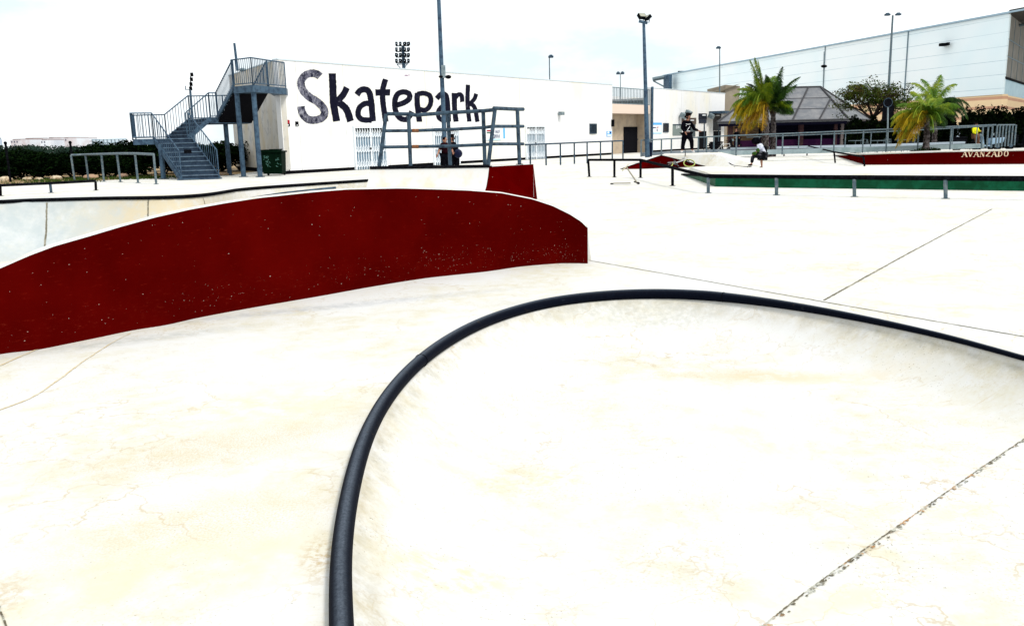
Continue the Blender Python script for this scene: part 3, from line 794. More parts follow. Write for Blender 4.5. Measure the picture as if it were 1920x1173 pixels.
def word(t, txt, u, z, h, mt, off, wd=.6):
    """simple stroke lettering on the wall"""
    G_ = {'A': [[(0,0),(.5,1),(1,0)],[(.2,.4),(.8,.4)]], 'U': [[(0,1),(0,.2),(.5,0),(1,.2),(1,1)]], 'G': [[(1,.85),(.5,1),(0,.7),(0,.3),(.5,0),(1,.2),(1,.5),(.6,.5)]], 'S': [[(1,.9),(.5,1),(0,.75),(1,.3),(.5,0),(0,.1)]], 'T': [[(0,1),(1,1)],[(.5,1),(.5,0)]],
          '2': [[(0,.8),(.5,1),(1,.75),(0,0)],[(0,0),(1,0)]], '0': [[(.5,1),(0,.7),(0,.3),(.5,0),(1,.3),(1,.7),(.5,1)]], '1': [[(.2,.8),(.5,1),(.5,0)]], '8': [[(.5,.52),(.1,.75),(.5,1),(.9,.75),(.5,.52),(0,.25),(.5,0),(1,.25),(.5,.52)]],
          'B': [[(0,0),(0,1),(.8,.85),(.7,.6),(0,.52),(.9,.35),(.8,.05),(0,0)]], 'O': [[(.5,1),(0,.7),(0,.3),(.5,0),(1,.3),(1,.7),(.5,1)]], 'N': [[(0,0),(0,1)],[(0,1),(1,0)],[(1,0),(1,1)]], 'I': [[(.5,0),(.5,1)]], 'E': [[(1,1),(0,1)],[(0,1),(0,0)],[(0,0),(1,0)],[(0,.5),(.8,.5)]], 'R': [[(0,0),(0,1)],[(0,1),(.9,.8),(0,.5)],[(.4,.5),(1,0)]]}
    m = MB()
    for i, ch in enumerate(txt):
        for s_ in G_[ch]:
            stroke(m, [(u + (i + .0) * h * wd * 1.35 + x * h * wd, z + y * h) for x, y in s_], h * .20, lambda a, b: W.pt(a, b, off), n=len(s_) if len(s_) > 2 else None)
    m.build('lettering', mt, t, smooth=False)
t = sign('event_poster', 'blue framed event poster with flag and date, seen behind the platform railing', 'poster', 903, 237, 946, 263, m_pw,
     ((0, .88, 1, 1, m_lb), (.92, .1, 1, .86, m_blue), (.25, 0, .8, .10, m_lb), (0, .0, .07, .87, m_lb), (.20, .64, .40, .74, m_rd), (.20, .50, .40, .58, m_gn)))
u0, u1, z0, z1 = W.rect(903, 237, 946, 263)
word(t, 'GUST', u0 + (u1 - u0) * .56, z0 + (z1 - z0) * .52, (z1 - z0) * .2, m_nv, .07); word(t, '2018', u0 + (u1 - u0) * .48, z0 + (z1 - z0) * .16, (z1 - z0) * .25, m_nv, .07)
t = sign('event_poster', 'blue and white poster on the wall just right of the beige entrance recess', 'poster', 1222, 230, 1240, 251, m_lb,
     ((0, .8, 1, 1, m_blue), (.06, .12, .94, .78, m_pw), (.1, .5, .38, .6, m_nv)))
u0, u1, z0, z1 = W.rect(1222, 230, 1240, 251)
word(t, 'GUST', u0 + (u1 - u0) * .44, z0 + (z1 - z0) * .5, (z1 - z0) * .14, m_rd, .07); word(t, '18', u0 + (u1 - u0) * .42, z0 + (z1 - z0) * .22, (z1 - z0) * .2, m_nv, .07)
sign('info_plate', 'small blue notice plate left of the entrance recess', 'sign', 1137, 246, 1146, 256, m_blue, ((.1, .1, .9, .35, m_pw), (.15, .55, .5, .9, m_pw), (.6, .6, .9, .85, m_nv)))
t = sign('info_board', 'grey noticeboard with white lettering left of the dark doors', 'sign', 1261, 233, 1278, 254, mat('board_grey', (.18, .22, .21), .6), ((.0, .9, 1, 1, m_steel), ))
u0, u1, z0, z1 = W.rect(1261, 233, 1278, 254)
word(t, 'BON', u0 + (u1 - u0) * .35, z0 + (z1 - z0) * .62, (z1 - z0) * .24, m_pw, .05, .75)
# fire plates at the left corner
for (x0, y0, x1, y1, mt, lab) in ((535.5, 225, 542.5, 237, m_rd, 'small red and black plate on the wall beside the top of the stairs'), (553.5, 228, 559, 236.5, m_black, 'small black plate under the big letter S')):
    sign('wall_plate', lab, 'sign', x0, y0, x1, y1, mt, ((.0, .0, 1, .42, m_black), (.3, .1, .6, .3, m_pw)))

# ================================================================== STEEL STAIRCASE
def railing(mb, a, b, h, r=.028, br=.014, step=.125, low=.08, posts=True):
    a = Vector(a); b = Vector(b); H = Vector((0, 0, h)); Lw = Vector((0, 0, low))
    mb.tube(a + H, b + H, r, n=6); mb.tube(a + Lw, b + Lw, r * .8, n=6)
    n = max(2, int((b - a).to_2d().length / step))
    for i in range(n + 1):
        p = a.lerp(b, i / n); q = r if (posts and i in (0, n)) else br
        mb.tube(p + (Lw if q == br else Vector((0, 0, -.05))), p + H, q, n=5 if q == br else 6, caps=False)
stair = thing('steel_staircase', 'blue-grey steel outdoor staircase with turning flights up to the building roof', 'staircase', Q(376, 36.4, 0))
Z1, Z2, Z3 = 1.70, 2.55, 3.78
A0, A1_ = Q(341, 36.0, 0), Q(411, 36.4, 0); A2, A3 = Q(289, 38.0, Z1), Q(357, 38.6, Z1)
B0, B1_ = Q(352, 38.8, Z1), Q(313, 40.2, Z1); B2_, B3 = Q(395, 39.2, Z2), Q(357, 40.9, Z2)
C0, C1 = Q(408, 39.4, Z2), Q(471, 40.2, Z2); C2, C3 = Q(439, 37.8, Z3), Q(503, 38.4, Z3)
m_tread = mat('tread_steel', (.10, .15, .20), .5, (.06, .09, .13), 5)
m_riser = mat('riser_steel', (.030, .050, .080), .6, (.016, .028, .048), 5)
def flight(l0, r0, l1, r1, n, closed=False, pname='flight'):
    f = MB(); ri = MB(); run_l = (l1 - l0); run_r = (r1 - r0); dz = (l1.z - l0.z) / n
    for i in range(n):
        a = l0 + run_l * (i / n); b = r0 + run_r * (i / n); c = r0 + run_r * ((i + 1) / n); d = l0 + run_l * ((i + 1) / n)
        z = l0.z + dz * (i + 1); ring = [Vector((q.x, q.y, z - .04)) for q in (a, b, c, d)]
        f.hexa(ring, [q + Vector((0, 0, .04)) for q in ring])
        dd = (d - a); dd.z = 0; dd = dd.normalized() * .03
        rs = [Vector((a.x, a.y, z - dz + .002)) + dd, Vector((b.x, b.y, z - dz + .002)) + dd, Vector((b.x, b.y, z - .042)) + dd, Vector((a.x, a.y, z - .042)) + dd]
        ri.extr(rs, dd * .3)
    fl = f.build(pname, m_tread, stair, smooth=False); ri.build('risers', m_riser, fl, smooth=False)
    for p, q in ((l0, l1), (r0, r1)):
        s = MB(); side = (r0 - l0).normalized() * (.03 if p is r0 else -.03)
        s.extr([p + Vector((0, 0, -.12)), q + Vector((0, 0, -.12)), q + Vector((0, 0, .10)), p + Vector((0, 0, .10))], side * 2)
        s.build('stringer', m_steel_d, fl, smooth=False)
    return fl
flight(A0, A1_, A2, A3, 9); flight(B0, B1_, B2_, B3, 5); fc_ = flight(C0, C1, C2, C3, 7)
m = MB(); dn = Vector((0, 0, -.19)); m.hexa([C0 + dn, C1 + dn, C3 + dn, C2 + dn], [C0 + dn * 1.2, C1 + dn * 1.2, C3 + dn * 1.2, C2 + dn * 1.2]); m.build('soffit', m_dark, fc_, smooth=False)
def landing(poly, z, t=.24):
    m = MB(); m.prism([(p.x, p.y) for p in poly], z - t, z); return m.build('landing', m_steel_d, stair, smooth=False)
L1 = [Q(249, 37.6, Z1), Q(289, 37.9, Z1), A3 + Vector((.02, .05, 0)), Q(352, 40.4, Z1), Q(313, 40.6, Z1), Q(255, 40.3, Z1)]
landing(L1, Z1)
L2 = [Q(393, 39.25, Z2), Q(409, 39.35, Z2), Q(471, 40.2, Z2), Q(462, 41.6, Z2), Q(357, 41.4, Z2), Q(357, 40.9, Z2)]
landing(L2, Z2)
L3 = [Q(437, 37.75, Z3), Q(474, 36.9, Z3), Q(536, 39.5, Z3), Q(541, 40.6, Z3), Q(512, 40.4, Z3), Q(505, 38.45, Z3)]
landing(L3, Z3, .28)
def srail(pts, h=1.08, **kw):
    m = MB()
    for a, b in zip(pts, pts[1:]): railing(m, a, b, h, **kw)
    m.build('railing', m_steel_d, stair, smooth=False)
srail([A0 + Vector((0, 0, .1)), A2], step=.21); srail([A2, L1[0]]); srail([L1[0], L1[5]]); srail([L1[5], B1_]); srail([A1_ + Vector((0, 0, .1)), A3], step=.21)
srail([B0, B2_, L2[1]]); srail([B1_, B3]); srail([B3, L2[4]] ); srail([L2[4], L2[3], C1])
srail([C0, C2]); srail([C1, C3]); srail([L3[0], L3[1], L3[2]])
for (px, Y, ztop) in ((307, 37.4, Z1 - .24), (457, 37.9, Z3 - .28), (488, 37.25, Z3 - .28), (431, 40.4, Z2 - .24), (352, 40.2, Z1 - .24)):
    if px == 352: b = Q(352, 40.2, 0)
    b = Q(px, Y, 0); m = MB(); m.tube(b + Vector((0, 0, .01)), b + Vector((0, 0, ztop)), .105, n=14); pl = m.build('column', m_steel_d, stair)
    m = MB(); m.box(b + Vector((0, 0, .015)), (.32, .32, .03)); m.build('base_plate', m_steel, pl, smooth=False)
m = MB(); c = (A0 + A1_) / 2; 
ring = [A0 + Vector((-.06, -.35, .004)), A1_ + Vector((.12, -.35, .004)), A1_ + Vector((.12, .02, .004)), A0 + Vector((-.06, .02, .004))]
m.hexa(ring, [p + Vector((0, 0, .05)) for p in ring]); m.build('bottom_plate', m_steel_d, stair, smooth=False)
# small sign hung on the first flight
c = P(352, 284, 36.9); m = MB(); m.box(c, (.30, .03, .16), .2); tag(m.build('notice_plate', m_black), 'small black plate on the middle of the lower stair flight', 'sign')

# leaning grey mast on the roof behind the stairs
mst = thing('leaning_mast', 'thick blue-grey mast leaning left behind the top stair landing', 'mast', P(446, 133, 43))
m = MB(); m.tube(P(439.3, 81, 43), P(445.5, 133, 43), .055, .065, 12); m.build('pole', m_steel_d, mst)
m = MB(); m.sphere(P(455, 131, 43), .18, 12, 6, (1, .5, .5)); m.build('lamp_bowl', m_pale, mst)

# wheelie bin
k = NT('bin_green', (.0006, .0060, .0024), rough=.7, spec=.03); k.over(k.rng(k.noise(5, detail=5), .5, .7, 0, .6), (.0012, .014, .005)); m_bin = k.done()
Yb_ = 38.3; b0 = Q(510, Yb_, 0); bn = thing('waste_bin', 'dark green wheeled waste bin with scrawled tags against the end of the building', 'bin', b0)
pl0, pr0 = Q(493, Yb_, 0), Q(529, Yb_, 0); pl1, pr1 = Q(490.5, Yb_, 0), Q(530, Yb_, 0)
hb = P(510, 286, Yb_).z
dv = Vector((0, .75, 0)); r0 = [pl0 + Vector((0, .05, .09)), pr0 + Vector((0, .05, .09)), pr0 + dv + Vector((0, 0, .09)), pl0 + dv + Vector((0, 0, .09))]
r1 = [Vector((pl1.x, pl1.y - .02, hb)), Vector((pr1.x, pr1.y - .02, hb)), Vector((pr1.x, pr1.y + .85, hb)), Vector((pl1.x, pl1.y + .85, hb))]
m = MB(); m.hexa(r0, r1); bevel(m.build('bin_body', m_bin, bn, smooth=False), .04, 3)
m = MB(); cc = (r1[0] + r1[2]) / 2; m.box(cc + Vector((0, 0, .03)), (pr1.x - pl1.x + .10, .98, .07)); m.box(cc + Vector((-.08, .05, .09)), ((pr1.x - pl1.x) * .8, .8, .07)); bevel(m.build('lid', m_bin, bn, smooth=False), .03, 2)
m = MB(); m.tube(cc + Vector((-.3, .5, .12)), cc + Vector((.3, .5, .12)), .025); m.build('handle', m_black, bn)
for sx in (-.36, .36):
    m = MB(); m.tube(b0 + Vector((sx - .03, .78, .11)), b0 + Vector((sx + .03, .78, .11)), .11, n=16); m.build('wheel', m_black, bn)
rnd = random.Random(4); m = MB()
for (cx_, cy_, n_) in ((499, 298, 10), (503, 307, 8), (521, 300, 4), (521, 309, 3)):
    for _ in range(n_):
        a = (cx_ + rnd.uniform(-4, 4), cy_ + rnd.uniform(-5, 5)); stroke(m, [a, (a[0] + rnd.uniform(-2.5, 2.5), a[1] + rnd.uniform(-3, 3)), (a[0] + rnd.uniform(-3, 3), a[1] + rnd.uniform(-3, 3))], .45, lambda x, y: P(x, y, Yb_ - .03 - .0), n=4)
m.build('scrawl', mat('scrawl_white', (.10, .24, .20), .7), bn, smooth=False)

# ================================================================== LEFT SIDE: soil, hedge, rails, town
def ground_poly(name, pix, z, material):
    m = MB(); m.v = [G(x, y, 0) + Vector((0, 0, z)) for x, y in pix]; m.f = [tuple(range(len(pix)))]
    return tag(m.build(name, material, smooth=False), kind='structure')
k = NT('soil', (.20, .13, .06)); k.over(k.rng(k.noise(1.2, detail=8, rough=.75), .45, .6), (.34, .24, .13)); k.over(k.rng(k.noise(3, detail=7, rough=.8), .55, .62), (.03, .045, .012)); k.bump(k.noise(8, detail=6), .6, .05)
m_soil = k.done()
sp = [G(-400, 368), G(0, 345.5), G(100, 342), G(183, 339), G(300, 332.5), G(345, 331), G(433, 328.5)]
m = MB(); m.v = [Vector((-85, 20, .004))] + [p + Vector((0, 0, .004)) for p in sp] + [sp[-1] + Vector((-.3, 9, .004)), sp[-1] + Vector((-2, 85, .004)), Vector((-85, 120, .004))]
m.f = [tuple(range(len(m.v)))]; tag(m.build('soil', m_soil, smooth=False), kind='structure')

m_leafd = mat('hedge_leaf_dark', (.0012, .0030, .0014), .9, (.005, .013, .003), 2.2, spec=.0)
m_leafg = mat('hedge_leaf_green', (.005, .013, .003), .9, (.014, .03, .006), 3, spec=.0)
def leaf_mass(mb, blobs, n, size, rnd, flat=.5):
    wts = [b[1][0] * b[1][1] * b[1][2] for b in blobs]
    for _ in range(n):
        c, r = rnd.choices(blobs, wts)[0]
        while True:
            v = Vector((rnd.uniform(-1, 1), rnd.uniform(-1, 1), rnd.uniform(-1, 1)))
            if .45 < v.length < 1 or (v.length <= .45 and rnd.random() < .15): break
        p = Vector(c) + Vector((v.x * r[0], v.y * r[1], v.z * r[2])); s = size * rnd.uniform(.6, 1.4)
        a = Vector((rnd.uniform(-1, 1), rnd.uniform(-1, 1), rnd.uniform(-1, 1))).normalized(); b = a.cross(Vector((rnd.uniform(-1, 1), rnd.uniform(-1, 1), rnd.uniform(-1, 1)))).normalized()
        k = len(mb.v); mb.v += [p - a * s, p + b * s * flat, p + a * s, p - b * s * flat]; mb.f.append((k, k + 1, k + 2, k + 3))
def shrub(seed):
    rnd = random.Random(seed)
    t = bpy.data.objects.new('shrub', None); COL.objects.link(t)
    bl = []
    for i in range(13):
        bl.append(((rnd.uniform(-1.6, 1.6), rnd.uniform(-.8, .8), rnd.uniform(.5, 1.35)), (rnd.uniform(.6, 1.0), rnd.uniform(.5, .8), rnd.uniform(.35, .6))))
    m = MB(); leaf_mass(m, bl, 5200, .085, rnd); m.build('foliage', m_leafd, t, smooth=False)
    m = MB(); leaf_mass(m, [((b[0][0], b[0][1] - .25, b[0][2] + .12), b[1]) for b in bl[:5]], 420, .06, rnd); m.build('young_leaves', m_leafg, t, smooth=False)
    m = MB()
    for i in range(5): m.tube((rnd.uniform(-.8, .8), rnd.uniform(-.3, .3), 0), (rnd.uniform(-1.2, 1.2), rnd.uniform(-.4, .4), 1.2), .05, .02, 6)
    m.build('stem', mat('bark_dark', (.012, .009, .006), .9), t)
    return t
protos = [shrub(1), shrub(2), shrub(3)]
hx = [(-190, 36), (-100, 37.5), (-30, 38.5), (35, 39), (90, 39.5), (150, 39), (205, 39.6), (262, 40.6), (318, 41.5), (372, 42.5), (428, 44.0), (0, 43), (120, 44), (236, 45), (340, 46.5)]
hs = [1.0, 1.05, 1.0, 1.02, .98, 1.03, 1.0, 1.15, 1.12, 1.10, 1.12, 1.2, 1.1, 1.22, 1.18]
for i, ((px, Y), sc_) in enumerate(zip(hx, hs)):
    Y += 2.6; sc_ *= (.70 if px < 230 else .80)
    o = protos[i] if i < 3 else copy_tree(protos[i % 3])
    o.location = Q(px, Y, 0); o.rotation_euler = (0, 0, (i * 37 % 50) / 100 - .25 + (math.pi if i % 2 else 0)); o.scale = (1.06, 1, sc_ * .97)
    tag(o, 'dense dark green shrub in the hedge along the left edge of the deck', 'shrub', 'dark shrubs of the left hedge')
# grass tufts
rnd = random.Random(9); m = MB()
for _ in range(2000):
    px = rnd.choice((rnd.uniform(-60, 330), rnd.gauss(90, 26), rnd.gauss(150, 20), rnd.gauss(290, 40), rnd.gauss(240, 30))); Y = rnd.uniform(35.6, 40.6) if px < 190 else rnd.uniform(37.6, 41.5)
    p = Q(px, Y, .004)
    if p.y < 34.6: continue
    for j in range(3):
        a = rnd.uniform(0, 6.28); h = rnd.uniform(.03, .11); d = Vector((math.cos(a), math.sin(a), 0)); k = len(m.v)
        m.v += [p + d * .015, p - d * .015, p + Vector((rnd.uniform(-.06, .06), rnd.uniform(-.06, .06), h))]; m.f.append((k, k + 1, k + 2))
tag(m.build('grass', mat('grass_green', (.020, .052, .006), .8, (.07, .085, .015), 2), smooth=False), 'short patchy green grass and weeds growing in the bare soil below the hedge', 'grass', kind='stuff')
# rocks
rocks = [(11, 331, .42, 'widest pale rock at the left edge of the photo'), (52, 329, .30, 'low pale rock in front of the hedge, second from the left edge'), (73, 327.5, .26, 'small pale rock between two others at the foot of the hedge'), (105, 326.5, .40, 'pale wedge-shaped rock left of the curved handrail'), (171, 323, .44, 'flat pinkish rock seen through the curved handrail'), (231, 331, .40, 'brown rock behind the right half of the curved handrail'), (420, 325.5, .30, 'reddish rock beside the stair columns')]
for i, (px, py, s_, lab) in enumerate(rocks):
    s_ *= .75; rnd = random.Random(i + 20); p = Q(px, 39.6 if px < 200 else 40.2, 0); m = MB(); m.sphere((0, 0, 0), 1, 12, 8)
    for q in m.v: q *= (1 + rnd.uniform(-.16, .16))
    m.v = [p + Vector((q.x * s_, q.y * s_ * .7, max(-.03, q.z * s_ * .42 + s_ * .2))) for q in m.v]
    tag(m.build('rock', mat('rock_%d' % i, (.50, .42, .30) if i < 4 else (.34, .22, .15), .9, (.28, .20, .12), 5, bump=.5, bscale=12), smooth=True, ang=25), lab, 'rock')
# dark fence posts in the hedge
for i, (px, t_, b_, Y, lab) in enumerate(((20, 268, 334, 38, 'dark fence post in the hedge nearest the left edge'), (140, 267, 330, 38.6, 'dark fence post in the hedge above the start of the curved handrail'))):
    b = Q(px, Y, 0); m = MB(); m.tube(b, b + Vector((0, 0, P(px, t_, Y).z)), .05, n=8)
    f = thing('fence_post', lab, 'post', b); m.build('post', m_black, f); m2 = MB(); m2.sphere(b + Vector((0, 0, P(px, t_, Y).z)), .07); m2.build('cap', m_black, f)

# curved handrail
crv = thing('curved_handrail', 'low curved tube handrail on six leaning posts in front of the hedge', 'railing', G(213, 340))
tp = [(133, 291), (160, 290), (190, 289), (219, 288), (253, 288), (288, 289.5)]; bp = [(140, 339), (166, 338), (195, 340.5), (226, 341.5), (259, 343), (293, 345.5)]
T3 = []; m0 = MB()
for (a, b) in zip(tp, bp):
    g = G(b[0], b[1]); t3 = Q(a[0], g.y, P(a[0], a[1], g.y).z); T3.append(t3)
m0.path(interp(T3, 30), .048, 10); m0.build('handrail', m_rail, crv)
for (a, b), t3 in zip(zip(tp, bp), T3):
    g = G(b[0], b[1]); m = MB(); m.tube(g, t3, .043, n=8); po = m.build('post', m_rail, crv); m = MB(); m.tube(g + Vector((0, 0, .004)), g + Vector((0, 0, .02)), .09, n=12); m.build('base_plate', m_rail, po)
# low grind rail at far left
def grind_rail(label, top, bot, mt, r=.035, posts_mt=None, group=None, square=False):
    t = thing('grind_rail', label, 'grind rail', G(*bot[len(bot) // 2][:2]), group)
    T = []
    for (x, y, gx, gy) in [(a[0], a[1], b[0], b[1]) for a, b in zip(top, bot)]:
        g = G(gx, gy); T.append(Q(x, g.y, P(x, y, g.y).z))
    m = MB(); m.path(T, r, 10); m.build('rail', mt, t)
    for i, b in enumerate(bot):
        if len(b) > 2 and b[2] is None: continue
        g = G(b[0], b[1]); m = MB(); tt = T[i] - Vector((0, 0, r * .6)); m.tube(g, tt, r * .95, n=8); m.build('post', (posts_mt or (lambda i: mt))(i), t)
        m = MB(); m.tube(g + Vector((0, 0, .003)), g + Vector((0, 0, .012)), r * 1.9, n=12); m.build('base_plate', (posts_mt or (lambda i: mt))(i), t)
    return t
grind_rail('low black grind rail on the deck at the far left, below the hedge', [(-92, 351), (0, 347.5), (94, 343.5), (179, 339)], [(-92, 372), (1, 367.5), (96, 361.5), (180, 357)], m_black, .045, lambda i: m_steel if i == 2 else m_black)

# distant town
m_town = mat('town_wall', (.46, .40, .40), .9, (.55, .56, .58), .09)
m_twin = mat('town_window', (.10, .10, .13), .5)
m_roof_t = mat('town_roof', (.26, .20, .19), .9)
rnd = random.Random(31)
town = [(22, 43, 262, 'pinkish apartment block on the horizon nearest the left edge'), (46, 67, 260, 'long pinkish block on the horizon, second from the left edge'), (69, 76, 266, 'lowest white house on the horizon between two pinkish blocks'), (78, 91, 262.5, 'white block with brown roof left of the tallest one on the horizon'), (92.5, 104, 258.5, 'tallest block on the horizon behind the hedge'), (105.5, 117, 262.5, 'stepped pale block right of the tallest one on the horizon'), (123, 132, 258.5, 'narrow tower block on the horizon left of the curved handrail'), (134.5, 143, 266, 'low pale house between the two towers on the horizon'), (146, 153, 259.5, 'small dark-roofed tower on the horizon above the curved handrail')]
m_tw = mat('town_wall_white', (.62, .62, .64), .9, (.50, .52, .56), .1)
for i, (x0, x1, yt, lab) in enumerate(town):
    Y = 330 + (i % 3) * 25; a = Q(x0, Y, 0); b = Q(x1, Y, 0); zt_ = P((x0 + x1) / 2, yt, Y).z
    t = thing('town_block', lab, 'building', ((a.x + b.x) / 2, Y, 0)); w_ = b.x - a.x
    m = MB(); m.box(((a.x + b.x) / 2, Y + 8, zt_ / 2), (w_, 16, zt_)); m.build('wall', m_tw if i in (2, 3, 5, 7) else m_town, t, smooth=False)
    m = MB(); m.box(((a.x + b.x) / 2 + w_ * .1, Y + 8, zt_ + .15), (w_ * .7, 16.2, .3)); m.build('roof', m_roof_t, t, smooth=False)
    for j in range(int(w_ / 1.05)):
        for r_ in range(3 if j % 2 else 1):
            m = MB(); m.box((a.x + .6 + j * 1.0, Y - .06, zt_ - .75 - r_ * 1.15), (.42, .12, .55)); m.build('window', m_twin, t, smooth=False)
# pale greenhouse / net fence in the distance
for (x0, x1, yt, lab) in ((176, 240, 261, 'long pale blue mesh fence in the distance above the curved handrail'), (-20, 6, 250, 'pale blue-grey silo block cut by the left edge of the photo')):
    Y = 150; a = Q(x0, Y, 0); b = Q(x1, Y, 0); zt_ = P((x0 + x1) / 2, yt, Y).z
    t = thing('mesh_fence' if x0 > 0 else 'silo', lab, 'fence' if x0 > 0 else 'silo', ((a.x + b.x) / 2, Y, 0)); m = MB()
    if x0 > 0:
        n_ = 9
        for i in range(n_ + 1): m.tube(a.lerp(b, i / n_), a.lerp(b, i / n_) + Vector((0, 0, zt_)), .09, n=5)
        m.build('post', m_pale, t)
        m = MB()
        for z in [zt_ * q for q in (.35, .5, .65, .8, 1)]: m.tube(a + Vector((0, 0, z)), b + Vector((0, 0, z)), .05, n=4)
        for i in range(60): m.tube(a.lerp(b, i / 59), a.lerp(b, i / 59) + Vector((0, 0, zt_)), .03, n=4)
        m.build('mesh', mat('mesh_blue', (.30, .42, .50), .6), t)
    else:
        r = (b.x - a.x) / 2; c = (a + b) / 2; m.tube(c, c + Vector((0, 0, zt_ - 1)), r, r, 20); m.build('tank', mat('silo_grey', (.36, .42, .50), .5), t); m = MB(); m.tube(c + Vector((0, 0, zt_ - 1)), c + Vector((0, 0, zt_ + .5)), r, r * .3, 20); m.build('roof', m_pale, t)
# rough trees on the skyline behind the hedge
m = MB(); rnd = random.Random(77)
for i in range(46):
    px = rnd.uniform(-60, 445); Y = rnd.uniform(110, 150); p = Q(px, Y, 0); h = P(px, rnd.uniform(271, 276), Y).z
    leaf_mass(m, [((p.x, p.y, h * .5), (rnd.uniform(2, 4), 1.5, h * .5))], 330, .22, rnd)
tag(m.build('tree_belt', mat('far_green', (.012, .028, .02), .9, (.025, .04, .03), .3), smooth=False), 'dark green belt of far trees on the skyline behind the left hedge', 'trees', kind='stuff')
# ================================================================== GREEN LEDGE + LONG GRIND RAIL
def ledge(name, label, pts_bottom, tops, depth_vec, paint, coping_mt, group=None):
    """solid block: front face corners given on the ground, with heights; closed to the back"""
    t = thing(name, label, 'skate ledge', pts_bottom[len(pts_bottom) // 2], group)
    n = len(pts_bottom); m = MB()
    for p, h in zip(pts_bottom, tops): m.v += [p - Vector((0, 0, .01)), p + Vector((0, 0, h))]
    for i in range(n - 1): m.f.append((2 * i, 2 * i + 2, 2 * i + 3, 2 * i + 1))
    m.build('painted_side', paint, t, smooth=False)
    m = MB(); dv = [Vector(d) for d in depth_vec]
    for p, h, d in zip(pts_bottom, tops, dv): m.v += [p + Vector((0, 0, h)) + d.normalized() * .0, p + d + Vector((0, 0, h)), p + d - Vector((0, 0, .01))]
    for i in range(n - 1):
        a = 3 * i; m.f += [(a, a + 3, a + 4, a + 1), (a + 1, a + 4, a + 5, a + 2)]
    m.build('concrete_top', M_conc, t, smooth=False)
    m = MB(); m.path([p + Vector((0, -.01, h + .0)) for p, h in zip(pts_bottom, tops) if h > -1], .035, 8); m.build('coping', coping_mt, t)
    return t
g0 = G(1278, 327.5); g1 = G(1341, 349.8); g2 = G(1480, 352.3); g3 = G(1920, 358); g4 = g3 + (g3 - g2).normalized() * 8
hA = P(1341, 329, g1.y).z; 
ledge('green_ledge', 'long low green painted ledge with black coping running off the right edge', [g0, g1, g2, g3, g4], [0.004, hA, hA, hA, hA],
      [(.6, .3, 0), (.6, 6.0, 0), (.4, 6.0, 0), (.4, 7.5, 0), (0, 7.5, 0)], m_green, m_black)
top = [(1103, 299.8), (1152, 299.8), (1201, 299.8), (1261, 314.5), (1328, 331), (1456, 331.5), (1602, 333.5), (1773, 335), (2000, 337)]
bot = [(1105, 331.5), (1152, 332.5), (1201, 333.5), (1261, 348.5), (1328, 362), (1456, 366), (1602, 369), (1773, 372.5), (2000, 377)]
grind_rail('long black grind rail bent downhill in the middle, in front of the green ledge', top, bot, m_black, .042, lambda i: m_black if i < 4 else m_rail)

# ================================================================== RED LEDGE WITH LETTERING
r0 = G(1562, 291); r1 = G(1622, 309.2); r2 = G(1760, 308.6); r3 = G(1920, 307.8); r4 = G(2040, 307)
def ht(px, py, g): return P(px, py, g.y).z
hr = [.004, ht(1622, 288.5, r1), ht(1760, 284, r2), ht(1920, 281.3, r3), ht(2040, 279.5, r4)]
rl = ledge('red_ledge', 'long dark red painted ledge with pale stencilled lettering at the far right', [r0, r1, r2, r3, r4], hr, [(2, 1.5, 0), (2.2, 1.4, 0), (2.2, 1.4, 0), (2.2, 1.4, 0), (2.2, 1.4, 0)], m_red2, M_conc)
RW = Wall(r2, r3)
STEN = {'A': [([(.05,0),(.5,1)],.10), ([(.5,1),(.95,0)],.26), ([(.25,.35),(.72,.35)],.08)], 'V': [([(.05,1),(.5,0)],.26), ([(.5,0),(.95,1)],.10)],
        'N': [([(.12,0),(.12,1)],.10), ([(.12,1),(.86,0)],.26), ([(.86,0),(.86,1)],.10)], 'Z': [([(.08,.94),(.92,.94)],.10), ([(.88,.92),(.12,.08)],.27), ([(.08,.06),(.92,.06)],.10)],
        'D': [([(.2,0),(.2,1)],.26), ([(.3,.95),(.7,.88),(.88,.5),(.7,.12),(.3,.05)],.15)], 'O': [([(.42,.96),(.16,.75),(.16,.25),(.42,.04)],.20), ([(.58,.96),(.84,.75),(.84,.25),(.58,.04)],.20)]}
SER = {'A': [(0,0),(1,0)], 'V': [(.03,1),(.97,1)], 'N': [(.12,0),(.12,1),(.86,1)], 'D': [(.12,0),(.12,1)]}
uL, zL = RW.uz(1804, 294.5); uRr, _ = RW.uz(1893, 293); _, zT = RW.uz(1850, 283.6); _, zB = RW.uz(1850, 293.6); hh = zT - zB; step = (uRr - uL) / 8
m_cream = mat('cream_stencil_paint', (.85, .66, .46), .8, (.60, .40, .26), 8)
m = MB()
for i, ch in enumerate('AVANZADO'):
    for pts, wd in STEN[ch]: stroke(m, [(uL + i * step + x * step * .80, zB + y * hh) for x, y in pts], wd * step * .8, lambda a, b: RW.pt(a, b, .012), n=8 if len(pts) > 2 else None)
    for x, y in SER.get(ch, []):
        c = uL + i * step + x * step * .8; stroke(m, [(c - step * .14, zB + y * hh), (c + step * .14, zB + y * hh)], hh * .10, lambda a, b: RW.pt(a, b, .016))
m.build('stencilled_lettering', m_cream, rl, smooth=False)
# raised deck behind it with the kerb
zk = hr[2]
dk = [r0 + Vector((.5, 1.5, 0)), r1 + Vector((2.2, 1.41, 0)), r4 + Vector((2.2, 1.41, 0)), r4 + Vector((40, 1.4, 0)), r4 + Vector((60, 22, 0)), Q(1300, 66, 0), Q(1300, 62, 0)]
